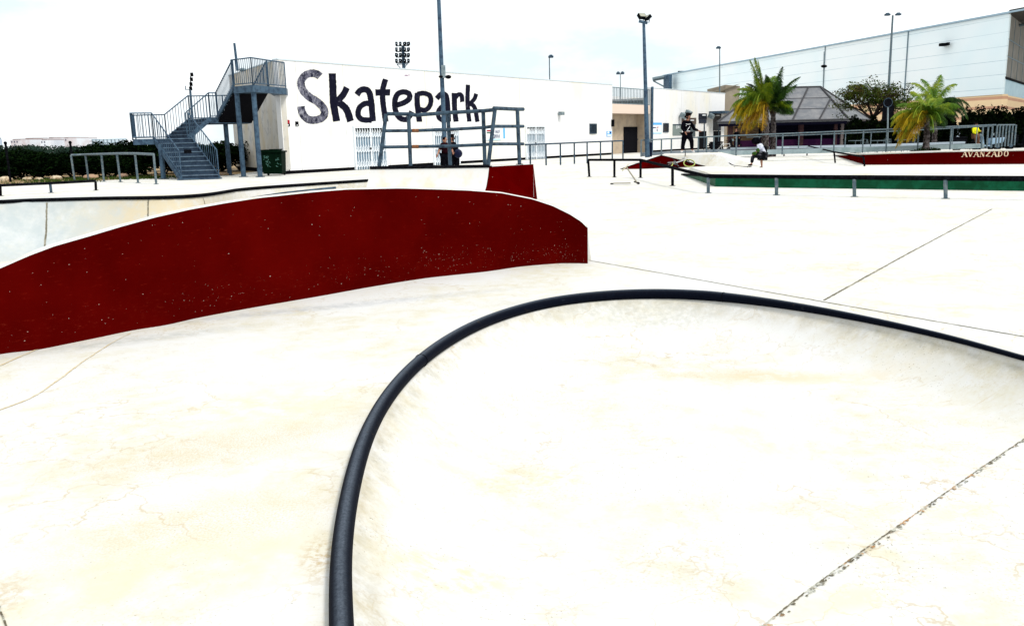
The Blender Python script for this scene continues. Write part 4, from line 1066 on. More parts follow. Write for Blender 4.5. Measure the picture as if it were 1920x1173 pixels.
# dark black handrail down the bank
t = thing('handrail', 'thin black stepped handrail leading down beside the pointed end of the red ledge', 'railing', G(1515, 292))
tp = [(1432, 276), (1470, 275.5), (1514, 273.5), (1564, 285), (1619, 294)]; bt = [(1432, 276.5), (1470, 293), (1513, 292), (1566, 305.5), (1621, 312)]
T = []
for a, b in zip(tp, bt):
    g = G(b[0], max(b[1], 290)); T.append(Q(a[0], g.y, P(a[0], a[1], g.y).z))
m = MB(); m.path(T, .035, 8); m.build('handrail', m_black, t)
for b, q in list(zip(bt, T))[1:]:
    m = MB(); m.tube(G(b[0], b[1]), q, .038, n=8); m.build('post', m_black, t)

# ================================================================== KERB WALL + RAILINGS
def guard(name, label, top, posts, r=.03, pr=.032, mt=m_rail, lower=None, group=None):
    """top: list of (px, py, Y); posts: list of (px, py_bottom)"""
    tab = [(a[0], a[1]) for a in top]; tabY = [(a[0], a[2]) for a in top]
    xs = [top[0][0]] + [p[0] for p in posts if top[0][0] < p[0] < top[-1][0]] + [top[-1][0]]
    c = posts[len(posts) // 2]; Yc = lerp_tab(tabY, c[0]); t = thing(name, label, 'railing', P(c[0], c[1], Yc), group)
    m = MB(); m.path([P(x, lerp_tab(tab, x), lerp_tab(tabY, x)) for x in xs], r, 8); m.build('top_rail', mt, t)
    for (x, yb) in posts:
        Y = lerp_tab(tabY, x); a = P(x, yb, Y); b = P(x, lerp_tab(tab, x), Y); b = Vector((a.x, b.y, b.z)); m = MB(); m.tube(a - Vector((0, 0, .03)), b, pr, n=8); m.build('post', mt, t)
    return t
# building walkway rail: on the flat deck
tb = []
guard('guard_railing', 'low grey tube railing on the deck between the platform and the beige entrance', [(985, 271.5, 31), (1060, 268.5, 33.5), (1114, 266, 36), (1168, 264, 37.5)],
      [(994.5, 309), (1024, 308.5), (1051, 308), (1077, 306), (1101, 305), (1126, 299), (1148, 297.5), (1168, 298)], .030, .030, m_steel)
# low kerb that carries the far railing
kerb_pts = [(1202, 294, 44), (1258, 289.5, 45), (1308, 288, 45.5), (1380, 290, 43.5), (1466, 287.5, 43), (1617, 284.5, 42), (1720, 281.2, 41), (1781, 279.5, 40.5), (1840, 278, 40), (1880, 275.5, 42), (1902, 273, 44)]
guard('guard_railing', 'long pale tube railing crossing in front of the pavilion to the right edge', [(1202, 263, 44), (1276, 259.2, 45), (1380, 254, 43.5), (1480, 250.5, 43), (1560, 247, 42.4), (1720, 240, 41), (1868, 234.2, 40)],
      [(1202, 293), (1240, 290), (1258.5, 289), (1309, 288), (1324.5, 287), (1338, 287), (1380, 291), (1466.5, 289), (1563, 286), (1617, 285.3), (1661, 283.7), (1720, 281.3), (1781, 279.5), (1840, 278), (1850, 277), (1858, 276), (1866.5, 275)], .032, .038, m_rail)
guard('guard_railing', 'short pale end section of railing with close posts near the right edge', [(1871, 234.5, 42), (1903, 234.2, 44)], [(1872, 274.5), (1878, 274), (1884, 273.5), (1890, 272.8), (1896, 272.2), (1902, 271.5)], .032, .036, m_rail)
guard('guard_railing', 'thinner rear tube railing behind the long pale one, in front of the pavilion', [(1400, 257.5, 50), (1480, 254.2, 50), (1600, 249.6, 49), (1720, 244.2, 48), (1800, 239.5, 47), (1862, 236.4, 46)],
      [(1423, 284), (1455, 280), (1497, 279.5), (1539, 278.5), (1584, 279), (1632, 277), (1683, 275.5), (1740, 273), (1785, 271), (1830, 269)], .026, .028, m_rail)
# kerb bodies under the rails (pale blue concrete upstands)
m_kerb = mat('kerb_concrete', (.30, .37, .39), .85, (.22, .29, .30), 2.5)
m_kerb2 = mat('kerb_dark', (.12, .15, .18), .85, (.18, .20, .22), 2)
def kerb(label, line, mt, w=.35):
    """line: (px, py_top, py_bottom, Y)"""
    t = MB(); prev = None
    for (px, yt, yb, Y) in line:
        a = P(px, yt, Y); b = P(px, yb, Y); b = Vector((a.x, Y, min(b.z, a.z - .02)))
        ring = [b, a, a + Vector((0, w, 0)), b + Vector((0, w, 0))]
        k = len(t.v); t.v += ring
        if prev is not None: t.f += [(prev + i, prev + (i + 1) % 4, k + (i + 1) % 4, k + i) for i in range(4)]
        else: t.f.append((k, k + 1, k + 2, k + 3))
        prev = k
    t.f.append((prev + 3, prev + 2, prev + 1, prev))
    o = t.build('kerb', mt, smooth=False); return tag(o, label, 'kerb')
kerb('grey-blue kerb along the foot of the white building behind the jumping skater', [(1203, 286.5, 293.5, 44.6), (1260, 284, 288.5, 45.6), (1320, 281, 286, 46.2), (1372, 279.5, 284, 46.5)], m_kerb2)
kerb('long pale kerb under the far railing, behind the red ledge', [(1352, 283, 291.5, 43.7), (1466, 280.5, 289, 43.3), (1617, 276, 285.5, 42.4), (1720, 273, 282, 41.4), (1781, 271.5, 279.8, 40.9), (1846, 269.5, 277.6, 40.4)], m_kerb)
kerb('narrow pale step behind the long kerb in front of the pavilion', [(1372, 277, 281, 50.6), (1480, 274.2, 278.6, 50.6), (1600, 271.8, 276, 49.6), (1720, 268.6, 272.6, 48.6), (1810, 265.4, 269.3, 47.4)], mat('kerb_pale', (.36, .42, .48), .85))
# litter bin
b = Q(1216.5, 44.2, 0); t = thing('litter_bin', 'slim dark navy litter bin at the foot of the floodlight post', 'bin', b); z0 = P(1216, 294, 44.2).z; z1 = P(1216, 267, 44.2).z
w_ = (Q(1222, 44.2, 0) - Q(1211.5, 44.2, 0)).x
m = MB(); m.box((b.x, b.y, (z0 + z1) / 2), (w_, w_, z1 - z0)); bevel(m.build('bin_body', mat('navy_bin', (.003, .006, .020), .4), t, smooth=False), .02)
m = MB(); m.box((b.x, b.y, z1 + .03), (w_ * 1.1, w_ * 1.1, .06)); m.build('lid', mat('bin_grey', (.12, .14, .17), .5), t)
m = MB(); m.box((b.x, b.y, z1 + .12), (w_ * .4, w_ * .4, .12)); m.build('ashtray', m_pale, t)

# ================================================================== RED PYRAMID / JUMP BOX
T0 = G(1163, 317.3); T1 = G(1322, 311.8); Yp = 36.3
ap = Q(1240, Yp + .4, P(1240, 291.5, Yp + .4).z); low1 = G(1176, 313.5); lowm = G(1203, 316.8)
t = thing('jump_box', 'low pyramid jump box with a dark red front behind the lying bicycle', 'skate ramp', (ap.x, Yp, 0))
m = MB(); m.v = [lowm + Vector((0, 0, .0)), T1, ap, T0]; m.f = [(0, 1, 2), (3, 0, 2)]; m.build('painted_side', m_red2, t, smooth=False)
m = MB(); bk_ = ap + Vector((.2, 4.2, 0)); zz = .50
pz = [Q(1243, 37.9, zz), Q(1345, 38.3, zz * .98), Q(1352, 42, zz), Q(1246, 42, zz)]
m.v = [ap, T1, pz[1], pz[2], pz[3], Q(1428, 36.4, 0.004), Q(1430, 42, 0.004), Vector((pz[2].x, 42.05, 0)), Vector((pz[3].x, 42.05, 0)), T0]
m.f = [(0, 1, 2), (0, 2, 3, 4), (1, 5, 2), (2, 5, 6, 3), (0, 4, 8, 9)]
m.build('concrete_top', M_conc, t, smooth=False)
m = MB(); m.path([T0, ap, T1], .02, 6); m.build('edge_strip', m_black, t)

# ================================================================== LAMP POSTS AND MASTS
def lamp_post(label, px, Y, zb, pxt, pyt, rb, rt_, mt):
    b = Q(px, Y, zb); tpt = P(pxt, pyt, Y); t = thing('lamp_post', label, 'lamp post', b)
    m = MB(); m.tube(b, tpt, rb, rt_, 12); m.build('pole', mt, t); return t, tpt, b
t, tp_, b = lamp_post('tall blue-grey lamp post before the painted word, cut by the top edge', 836, 37.5, 0, 821, -40, .105, .075, m_steel_d)
m = MB(); c = P(831.5, 134.5, 37.4); m.box(c, (.16, .2, .5)); m.build('junction_box', m_pale, t, smooth=False)
m = MB(); c2 = P(838, 144.5, 37.4); m.tube(P(829, 143, 37.4), P(840, 145.5, 37.3), .03, n=6); m.sphere(P(840.5, 144.5, 37.3), .10, 10, 6, (1.3, 1, .8)); m.sphere(P(826.5, 144, 37.3), .08, 10, 6, (1.2, 1, .7)); m.build('camera', m_black, t)
m = MB(); m.tube(b, b + Vector((0, 0, .03)), .22, n=12); m.build('base_plate', m_steel, t)
t, tp_, b = lamp_post('tall blue-grey post with twin floodlights beside the beige entrance', 1214, 44.0, P(1214, 295, 44).z, 1207, 44, .125, .07, m_steel_d)
m = MB(); m.tube(P(1198, 40, 44), P(1214, 43.5, 44), .07, n=8); m.build('crossbar', m_steel_d, t)
for (cx_, cy_, rzz, tilt, face) in ((1203.5, 31, .5, -.75, True), (1214.5, 33.5, -1.25, -.85, False)):
    c = P(cx_, cy_, 44); h = MB(); h.box(c, (.40 if face else .36, .16, .26), rzz, tilt); fl = h.build('floodlight', m_black, t, smooth=False)
    md = Matrix.Rotation(rzz, 3, 'Z') @ Matrix.Rotation(tilt, 3, 'X')
    h = MB(); h.box(c + md @ Vector((0, -.085, 0)), (.34 if face else .3, .012, .21), rzz, tilt); h.build('lens', mat('lens_cream', (.30, .30, .24), .3), fl, smooth=False)
    h = MB(); h.tube(P(cx_ - 3.5, cy_ + 3.5, 44.05), P(cx_ - 4.5, cy_ + 9, 44), .02, n=5); h.tube(P(cx_ + 3.5, cy_ + 3.5, 44.05), P(cx_ + 2, cy_ + 9.5, 44), .02, n=5); h.build('bracket', m_steel, fl)
def street(label, px0, py0, px1, py1, Y, heads, r=.07):
    b = P(px0, py0, Y); b.z = 0; t = thing('street_lamp', label, 'street lamp', b); tt = P(px1, py1, Y); m = MB(); m.tube(b, tt, r, r * .6, 8); m.build('pole', m_rail, t)
    for (dx, w_) in heads:
        c = tt + Vector((dx, 0, .05)); m = MB(); m.box(c, (w_, .35, .16)); m.box(c + Vector((0, 0, .1)), (w_ * .6, .25, .1)); bevel(m.build('lamp_head', m_steel, t, smooth=False), .04)
street('thin street lamp rising behind the roof right of the painted word', 1031, 155, 1030, 108, 70, [(.12, .40)], .07)
street('small twin street lamp just left of the floodlight post', 1165.5, 166, 1163, 139, 75, [(-.18, .30), (.18, .3)], .05)
street('thin street lamp rising behind the right end of the white building', 1352, 172, 1349.5, 91, 85, [(-.12, .42)], .08)
street('tall street lamp with a twin head in front of the big hall', 1664, 210, 1674, 29, 75, [(-.45, .42), (.45, .42)], .14)
# antenna on the pavilion roof
b = P(1543, 163, 76); t = thing('antenna_mast', 'thin white antenna mast with a small black lamp above the pavilion roof', 'mast', b)
m = MB(); m.tube(P(1543.5, 165, 76), P(1545.5, 97, 76), .05, n=6); m.build('pole', m_pale, t); m = MB(); m.sphere(P(1545, 124.5, 75.9), .16, 10, 6, (1.7, 1, .8)); m.build('lamp', m_black, t)

def flood_mast(label, px, pyb, pyt, Y, side):
    b = P(px, pyb, Y); b = Vector((b.x, b.y, 0)); t = thing('floodlight_mast', label, 'floodlight mast', b); tt = P(px - 1.5 if not side else px + 1, pyt + 4, Y)
    if side: tt = P(356.5, 168, Y)
    m = MB(); m.tube(b, tt, .32 if not side else .17, .2 if not side else .12, 10); m.build('pole', m_steel_d, t)
    sc_ = Y / F
    rows = [(82, 85), (92.5, 93), (103, 103.5), (114, 114.5)] if not side else None
    if not side:
        for r_, y in enumerate((82.2, 92.8, 103.3, 114)):
            m = MB(); m.tube(P(742, y + 4.3, Y), P(767.5, y + 4.0, Y), .07, n=6); br_ = m.build('crossbar', m_steel, t)
            for xx in (743.3, 750.5, 758.8, 765.8):
                c = P(xx, y, Y - .3); m = MB(); m.box(c, (4.2 * sc_, .5, 5.4 * sc_), rnd.uniform(-.4, .4), .3); fl = m.build('floodlight', m_black, t, smooth=False)
                m = MB(); m.box(c + Vector((0, -.30, 0)), (1.3 * sc_, .04, 1.3 * sc_)); m.build('lens', mat('lens_grey', (.35, .45, .55), .3) if 'lens_grey' not in bpy.data.materials else bpy.data.materials['lens_grey'], fl, smooth=False)
        m = MB(); m.box(P(755, 120.5, Y), (20 * sc_, .8, .9 * sc_)); m.tube(P(744, 121, Y), P(752, 129, Y), .05, n=5); m.tube(P(763, 121, Y), P(757, 129, Y), .05, n=5); m.build('service_platform', m_steel_d, t)
    else:
        for i, y in enumerate((140, 149, 158, 166)):
            c = P(359.6 - i * .7, y, Y); m = MB(); m.box(c, (5.0 * sc_, 4 * sc_, 6.0 * sc_), .2, .35); m.tube(P(357.5, y + 3, Y), P(357.2, y + 9, Y), .06, n=5); m.build('floodlight', m_black, t, smooth=False)
        m = MB(); m.box(P(352, 168, Y), (9 * sc_, 6 * sc_, .8 * sc_)); m.tube(P(348, 168, Y), P(348, 161, Y), .05, n=5); m.build('service_platform', m_steel_d, t)
flood_mast('stadium floodlight mast with four rows of lamps above the painted word', 757, 150, 82, 120, False)
flood_mast('stadium floodlight mast seen edge-on behind the stair railings', 358, 205, 137, 100, True)

# ================================================================== PAVILION
pav = thing('pavilion_bar', 'open-sided bar pavilion with a grey hipped sheet roof and dark interior', 'pavilion', Q(1470, 70, 0))
YE = 70.0
e1, e2 = P(1345, 232.5, YE), P(1592, 222, YE); ze = (e1.z + e2.z) / 2; e1 = Q(1345, YE, ze); e2 = Q(1592, YE, ze - .0)
rg0, rg1 = Q(1428, YE + 4.5, P(1428, 169, YE + 4.5).z), Q(1538, YE + 4.5, P(1538, 163.5, YE + 4.5).z)
zr = rg1.z; rg0 = Q(1428, YE + 4.5, zr)
e3, e4 = Q(1634, YE + 9, ze), Q(1368, YE + 9, ze)
k = NT('sheet_roof', (.115, .122, .135), rough=.6); k.over(k.rng(k.noise(1.3, detail=7, rough=.7), .44, .64), (.18, .18, .185)); k.over(k.rng(k.noise(5, detail=8, rough=.8), .56, .70, 0, .7), (.09, .10, .12))
m_sheet = k.done()
m = MB(); th = Vector((0, 0, -.10))
for q in ((e1, e2, rg1, rg0), (e2, e3, rg1), (e3, e4, rg0, rg1), (e4, e1, rg0)): m.hexa([p + th for p in q], list(q))
rf = m.build('roof', m_sheet, pav, smooth=False)
m = MB()
def ribs(a, b, c, d, n):
    for i in range(1, n):
        p = a.lerp(b, i / n); q = d.lerp(c, i / n); m.tube(p + Vector((0, 0, .04)), q + Vector((0, 0, .04)), .06, n=5)
    
for (a, b) in ((e1, rg0), (e2, rg1), (e3, rg1), (rg0, rg1), (e1, e2), (e2, e3)): m.tube(a + Vector((0, 0, .03)), b + Vector((0, 0, .03)), .085, n=6)
for (xa, xb) in ((1395, 1462), (1486, 1516), (1536, 1556)):
    p = Q(xa, YE, ze); 
    tt = (P(xb, 168, YE + 4.5).x - rg0.x) / (rg1.x - rg0.x); q = rg0.lerp(rg1, min(1, tt)) if xb < 1540 else e2.lerp(rg1, .62)
    m.tube(p + Vector((0, 0, .05)), q + Vector((0, 0, .05)), .07, n=5)
m.build('roof_ribs', mat('rib_dark', (.05, .05, .055), .6), rf)
m = MB()
for f_ in (.34, .66):
    a = e1.lerp(rg0, f_); b = e2.lerp(rg1, f_); m.tube(a + Vector((0, -.02, .02)), b + Vector((0, -.02, .02)), .025, n=4)
m.build('roof_seams', mat('seam', (.09, .09, .10), .6), rf)
m_pur = mat('purple_wall', (.022, .004, .028), .8, (.040, .008, .036), 1.1, spec=.05)
m_wood = mat('dark_wood', (.035, .016, .020), .8, (.06, .03, .03), 4, spec=.1)
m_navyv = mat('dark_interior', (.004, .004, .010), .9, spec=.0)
zg = P(1470, 277, YE + 1).z
m = MB(); a = Q(1376, YE + 1.2, 0); b = Q(1574, YE + 1.2, 0); zt_ = P(1470, 262, YE + 1).z
m.box(((a.x + b.x) / 2, YE + 1.2, zt_ / 2), (b.x - a.x, .2, zt_)); m.build('low_wall', m_pur, pav, smooth=False)
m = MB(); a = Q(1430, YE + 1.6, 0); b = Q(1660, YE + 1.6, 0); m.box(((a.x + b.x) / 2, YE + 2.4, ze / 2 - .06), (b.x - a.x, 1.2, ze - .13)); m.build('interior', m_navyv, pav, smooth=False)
m = MB(); a = Q(1376, YE + 6, 0); b = Q(1440, YE + 6, 0); m.box(((a.x + b.x) / 2, YE + 8.5, ze / 2), (b.x - a.x, .15, ze - .12)); m.build('back_wall', mat('tan_wall', (.34, .20, .11), .8, (.42, .30, .18), .8), pav, smooth=False)
for px in (1368.5, 1431, 1500, 1565, 1577):
    p = Q(px, YE + 1.0, 0); m = MB(); w_ = .34 if px < 1560 else .22; m.box((p.x, p.y, ze / 2), (w_, w_, ze)); m.build('pillar', m_wood if px != 1577 else mat('pillar_pale', (.12, .10, .10), .7), pav, smooth=False)
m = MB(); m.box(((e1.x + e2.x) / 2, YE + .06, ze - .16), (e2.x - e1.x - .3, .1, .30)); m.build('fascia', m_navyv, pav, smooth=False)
# tan neighbour building behind palm
tb_ = thing('tan_building', 'small tan rendered building with a sloping parapet behind the tall palm', 'building', Q(1370, 88, 0))
a = Q(1357.5, 88, 0); b = Q(1384, 88, 0); z1 = P(1384, 161.5, 88).z; z0 = P(1357.5, 171, 88).z; cc = Q(1343, 88, 0); zc = P(1343, 174, 88).z
m = MB(); m.extr([Vector((a.x, 88, 0)), Vector((b.x, 88, 0)), Vector((b.x, 88, z1)), Vector((b.x - .5, 88, z1 + .03)), Vector((a.x, 88, z0 + .6)), Vector((a.x, 88, z0))], (0, 8, 0)); m.build('wall', mat('tan_render', (.26, .22, .17), .85, (.30, .26, .20), .7), tb_, smooth=False)
m = MB(); m.extr([Vector((cc.x, 87.8, zc)), Vector((b.x - .4, 87.8, z1 + .05)), Vector((b.x, 87.8, z1 + .20)), Vector((cc.x - .1, 87.8, zc + .15))], (0, 8.4, 0)); m.build('roof', mat('tan_roof', (.17, .15, .11), .8), tb_, smooth=False)

# ================================================================== BIG HALL
HA = Q(1872, 75, 0); HBp = Q(1250, 142, 0); HW = Wall(HA, HBp)
zt1 = P(1875, 26, 75).z; zb1 = P(1868, 177, 75).z
hall = thing('sports_hall', 'huge white panelled sports hall with a striped brick base behind the palms', 'building', HA)
k = NT('white_cladding', (.76, .88, .92), rough=.5, spec=.2)
sx = k.N('ShaderNodeSeparateXYZ'); k.L(k.tc.outputs['Object'], sx.inputs[0])
fr = k.math('FRACT', k.math('MULTIPLY', sx.outputs['Z'], 1 / 1.14)); 
k.over(k.rng(k.noise(.08, detail=3), .42, .62, 0, .8), (.90, .93, .94))
k.over(k.math('MULTIPLY', k.rng(fr, .030, .022), k.rng(k.noise(.15, detail=2), .35, .5, .35, .9)), (.30, .42, .50))
m_clad = k.done()
LEN = HW.len; jt = [HW.uz(x, 150)[0] for x in (1698, 1545)]
m = MB(); ed = [0] + jt + [LEN]
for a, b in zip(ed, ed[1:]): HW.box(m, a + (.05 if a > 0 else 0), b - .05, zb1, zt1, -.10, 0)
HW.box(m, .2, LEN, zb1, zt1 - .1, -.35, -.04)
m.build('cladding', m_clad, hall, smooth=False)
m = MB()
m_trim = mat('trim_grey', (.16, .22, .26), .5)
for u in jt: m = MB(); HW.box(m, u - .05, u + .05, zb1, zt1, .0, .08); m.build('joint_trim', m_trim, hall, smooth=False)
k = NT('striped_brick', (.90, .66, .40), rough=.85)
sx = k.N('ShaderNodeSeparateXYZ'); k.L(k.tc.outputs['Object'], sx.inputs[0])
fr = k.math('FRACT', k.math('MULTIPLY', sx.outputs['Z'], 1 / .80)); k.over(k.math('MULTIPLY', k.rng(fr, .60, .62), k.rng(fr, .93, .91)), (.62, .34, .22))
k.over(k.rng(k.noise(.5, detail=5), .5, .7, 0, .4), (.80, .55, .33)); m_brk = k.done()
m = MB(); HW.box(m, .06, LEN, 0, zb1 - .001, -.6, -.1); m.build('brick_base', m_brk, hall, smooth=False)
# roof edge with cantilevered canopy running on past the corner
m = MB(); HW.box(m, -14, LEN + 1.5, zt1 + .02, zt1 + .16, -.9, .2); m.build('roof_edge', mat('roof_edge_blue', (.34, .46, .55), .5), hall, smooth=False)
D2 = Vector((.585, .81, 0)); F2 = Wall(HA + D2 * .02, HA + D2 * 40)
m = MB(); a = HW.pt(-.01, zt1 - .02, .1); m.v = [a, HW.pt(-14, zt1 + .0, .2), HW.pt(-14, zt1, .2) + D2 * 40, a + D2 * 40]; m.v += [v + Vector((0, 0, .3)) for v in m.v]; m.f = [(0, 1, 2, 3), (4, 7, 6, 5), (0, 4, 5, 1), (1, 5, 6, 2)]
m.build('canopy', mat('soffit_dark', (.055, .05, .045), .8), hall, smooth=False)
m = MB()
for i in range(1, 4):
    p = HA + D2 * (i * 7) + Vector((0, 0, zt1 - .35)); q = HW.pt(-14, zt1 - .35, .2) + D2 * (i * 7); m.tube(p, q, .12, n=5)
m.build('canopy_beam', m_trim, hall)
sgn = 1 if F2.N.dot(Vector((1, -1, 0))) > 0 else -1
F2.box
zm = P(1869, 144, 75).z
def f2(u0, u1, z0, z1, o0, o1, mb): 
    a = [HA + D2 * u0 + Vector((0, 0, z0)), HA + D2 * u1 + Vector((0, 0, z0)), HA + D2 * u1 + Vector((0, 0, z1)), HA + D2 * u0 + Vector((0, 0, z1))]
    nn = Vector((D2.y, -D2.x, 0)); mb.hexa([p + nn * o0 for p in a], [p + nn * o1 for p in a])
m = MB(); f2(.2, 40, zm, zt1 - .05, -.08, 0, m); m.build('grey_panels', mat('panel_grey', (.22, .21, .19), .8, (.27, .26, .24), .6), hall, smooth=False)
m = MB()
for i in range(1, 10): f2(i * 4.2 - .03, i * 4.2 + .03, zm, zt1 - .06, .001, .03, m)
for q in (.33, .6): f2(.2, 40, zm + (zt1 - zm) * q - .04, zm + (zt1 - zm) * q + .04, .031, .06, m)
m.build('panel_joint', m_trim, hall, smooth=False)
m = MB(); f2(.2, 40, zm - .16, zm - .001, -.08, .12, m); m.build('dark_band', m_dark, hall, smooth=False)
m = MB(); f2(.2, 40, zb1 + .001, zm - .161, -.09, -.02, m); m.build('glazing', mat('blue_glazing', (.22, .42, .52), .3, (.30, .50, .58), 1), hall, smooth=False)
m = MB(); f2(.2, 40, 0, zb1, -.09, -.03, m); m.build('brick_return', m_brk, hall, smooth=False)
# left end bracket and vent
m = MB(); a = P(1222, 151, 141); m.tube(P(1224, 149, 141), P(1250, 144, 141), .35, n=6); m.tube(P(1225, 152, 141), P(1246, 163, 141), .12, n=5); m.tube(P(1245.5, 143, 141), P(1245.5, 172, 141), .14, n=6); m.build('roof_bracket', m_rail, hall)
m = MB(); c = P(1252.5, 156, 139); m.box(c, (.5, 2.0, 2.4), .2); m.sphere(P(1252.5, 145, 139), .45, 10, 6); m.build('roof_vent', m_steel_d, hall)
for (x, y, w_) in ((1775, 84, .55), (1782, 83, .2)):
    m = MB(); m.box(HW.px(x, y, .35), (w_, .6, .25)); m.build('wall_floodlight', m_black, hall, smooth=False)
for x in (1270, 1274, 1278): 
    m = MB(); p = HW.px(x, 136.5, -.3); m.box(p, (.35, .35, .5)); m.build('roof_vent', m_black, hall, smooth=False)
# ================================================================== VEGETATION
m_pg = mat('palm_green', (.060, .13, .006), .6, (.21, .26, .012), 1.5, spec=.15)
m_pd = mat('palm_deep_green', (.008, .030, .005), .6, (.040, .095, .008), 1.5, spec=.15)
m_py = mat('palm_yellow', (.38, .26, .008), .7, (.18, .20, .010), 2.0, spec=.1)
m_po = mat('palm_orange', (.36, .20, .010), .7, (.24, .20, .012), 2.0, spec=.1)
m_trunk = mat('palm_trunk', (.10, .085, .085), .9, (.018, .014, .013), 6, bump=.5, bscale=14, lo=.42, hi=.56)
def frond(root, az, elev, length, droop, mt, leaf, rnd, parent, half=9, name='frond'):
    pts = []; d = Vector((math.cos(az) * math.cos(elev), math.sin(az) * math.cos(elev), math.sin(elev))); p = root.copy(); n = 22; st = length / n
    for i in range(n + 1):
        pts.append(p.copy()); d = (d + Vector((0, 0, -droop * st * (.4 + 1.6 * i / n)))).normalized(); p = p + d * st
    m = MB(); m.path(pts, [.035 * (1 - .8 * i / n) + .006 for i in range(n + 1)], 5)
    for i in range(2, n + 1):
        t = (pts[i] - pts[i - 1]).normalized(); sd = t.cross(Vector((0, 0, 1)))
        sd = sd.normalized() if sd.length > .05 else Vector((1, 0, 0))
        L_ = leaf * (math.sin(math.pi * min(1, (i + 1) / (n + 1.5))) ** .6)
        for q in range(7):
            for s_ in (-1, 1):
                b = pts[i - 1].lerp(pts[i], q / 7); l = L_ * rnd.uniform(.6, 1.25)
                dr = (sd * s_ * rnd.uniform(.25, .8) + t * rnd.uniform(.25, .9) + Vector((0, 0, rnd.uniform(-.6, .2)))).normalized()
                mid = b + dr * l * .5; tip = mid + (dr + Vector((0, 0, -rnd.uniform(.7, 1.8)))).normalized() * l * .5; w = t * .008 + Vector((0, 0, .005))
                k = len(m.v); m.v += [b + w, b - w, mid - w * 1.1, mid + w * 1.1, tip]; m.f += [(k, k + 1, k + 2, k + 3), (k + 3, k + 2, k + 4)]
    return m.build(name, mt, parent, smooth=False)
def palm(label, base, top, r0, r1, specs, seed, leaf=.5):
    rnd = random.Random(seed); t = thing('palm_tree', label, 'palm tree', base, None)
    m = MB(); N_ = 26; pts = []; rr = []
    for i in range(N_ + 1):
        f = i / N_; pts.append(base.lerp(top, f) + Vector((math.sin(f * 3) * .05, 0, 0))); rr.append((r0 + (r1 - r0) * f) * (1 + (.10 if i % 2 else -.06)) * (1.35 - .35 * min(1, f * 6)))
    m.path(pts, rr, 12); m.build('trunk', m_trunk, t)
    m = MB()
    for i in range(16):
        a = i * 2.4; h = top - Vector((0, 0, .55 * (1 - i / 16))); m.tube(h, h + Vector((math.cos(a) * .22, math.sin(a) * .22, .45)), .05, .02, 5)
    m.build('crown_shaft', mat('dry_sheath', (.08, .05, .02), .9, (.03, .02, .01), 8), t)
    for (n_, e0, e1, L0, L1, dr, mt, a0, a1) in specs:
        for i in range(n_): frond(top + Vector((0, 0, rnd.uniform(-.1, .2))), a0 + (a1 - a0) * (i + rnd.uniform(.1, .9)) / n_, rnd.uniform(e0, e1), rnd.uniform(L0, L1), dr * rnd.uniform(.8, 1.2), mt, leaf, rnd, t)
    return t
YP = 50
pb1 = P(1434, 281, YP); pb1.z = 0; pt1 = P(1434.5, 200, YP)
PI = math.pi
palm('taller palm with yellowing drooping fronds on its left side, in front of the pavilion', pb1, pt1, .22, .17,
     [(9, .8, 1.35, 1.7, 2.2, .55, m_pg, .6, 4.6), (12, .3, .9, 1.8, 2.4, .85, m_pg, 1.9, 4.3), (12, .2, .75, 2.0, 2.6, .85, m_py, 2.2, 4.2), (9, -.4, .3, 1.6, 2.4, .95, m_po, 2.3, 4.5), (5, -1.1, -.4, 1.2, 1.7, .6, m_po, 2.4, 4.4), (3, 1.25, 1.45, 2.4, 2.8, .2, m_pg, 2.6, 3.6)], 5, .52)
pb1b = P(1448, 280, YP + .6); pb1b.z = 0
palm('second slimmer palm growing just right of the taller one, with dark green upright fronds', pb1b, P(1449, 205, YP + .6), .17, .13,
     [(16, .9, 1.4, 1.7, 2.3, .40, m_pd, 0, 6.28), (14, .1, .8, 1.0, 1.4, .9, m_pd, -1.8, 1.7), (6, .3, .7, 1.0, 1.4, .9, m_pg, -2.0, .5)], 8, .46)
YP2 = 40.6
pb2 = P(1735, 284, YP2); pb2.z = P(1735, 284, YP2).z; 
palm('lower palm with golden lower fronds standing at the back edge of the red ledge', pb2, P(1737, 216, YP2), .15, .11,
     [(8, .5, 1.2, 1.2, 1.6, .9, m_pg, 0, 6.28), (8, .1, .7, 1.3, 1.8, 1.0, m_pg, 1.6, 5.0), (8, -.1, .6, 1.5, 2.0, .9, m_py, 2.3, 4.1), (7, .0, .6, .9, 1.3, 1.1, m_pd, -1.4, 1.4), (8, -.6, -.1, 1.4, 2.0, .6, m_po, 2.6, 3.9)], 12, .42)
YP3 = 52
pb3 = P(1751.5, 268, YP3); pb3.z = 0
palm('thin palm behind the lower one with long fronds arching to the right', pb3, P(1752, 205, YP3), .15, .12,
     [(10, .5, .9, 2.0, 2.5, .95, m_pd, -.8, .8), (6, 1.1, 1.4, 1.9, 2.3, .8, m_pg, .2, 2.8), (6, .0, .5, 1.2, 1.7, .9, m_pd, -.6, .7), (7, .1, .5, 1.2, 1.5, .9, m_pd, 1.5, 5)], 15, .46)
# planting at the foot of the lower palm
m = MB(); rnd = random.Random(3); leaf_mass(m, [((pb2.x + .1, pb2.y, pb2.z + .05), (.62, .3, .12))], 500, .05, rnd); tag(m.build('ground_cover', m_leafg, smooth=False), 'patch of dark green ground cover round the foot of the lower palm', 'plants', kind='stuff')

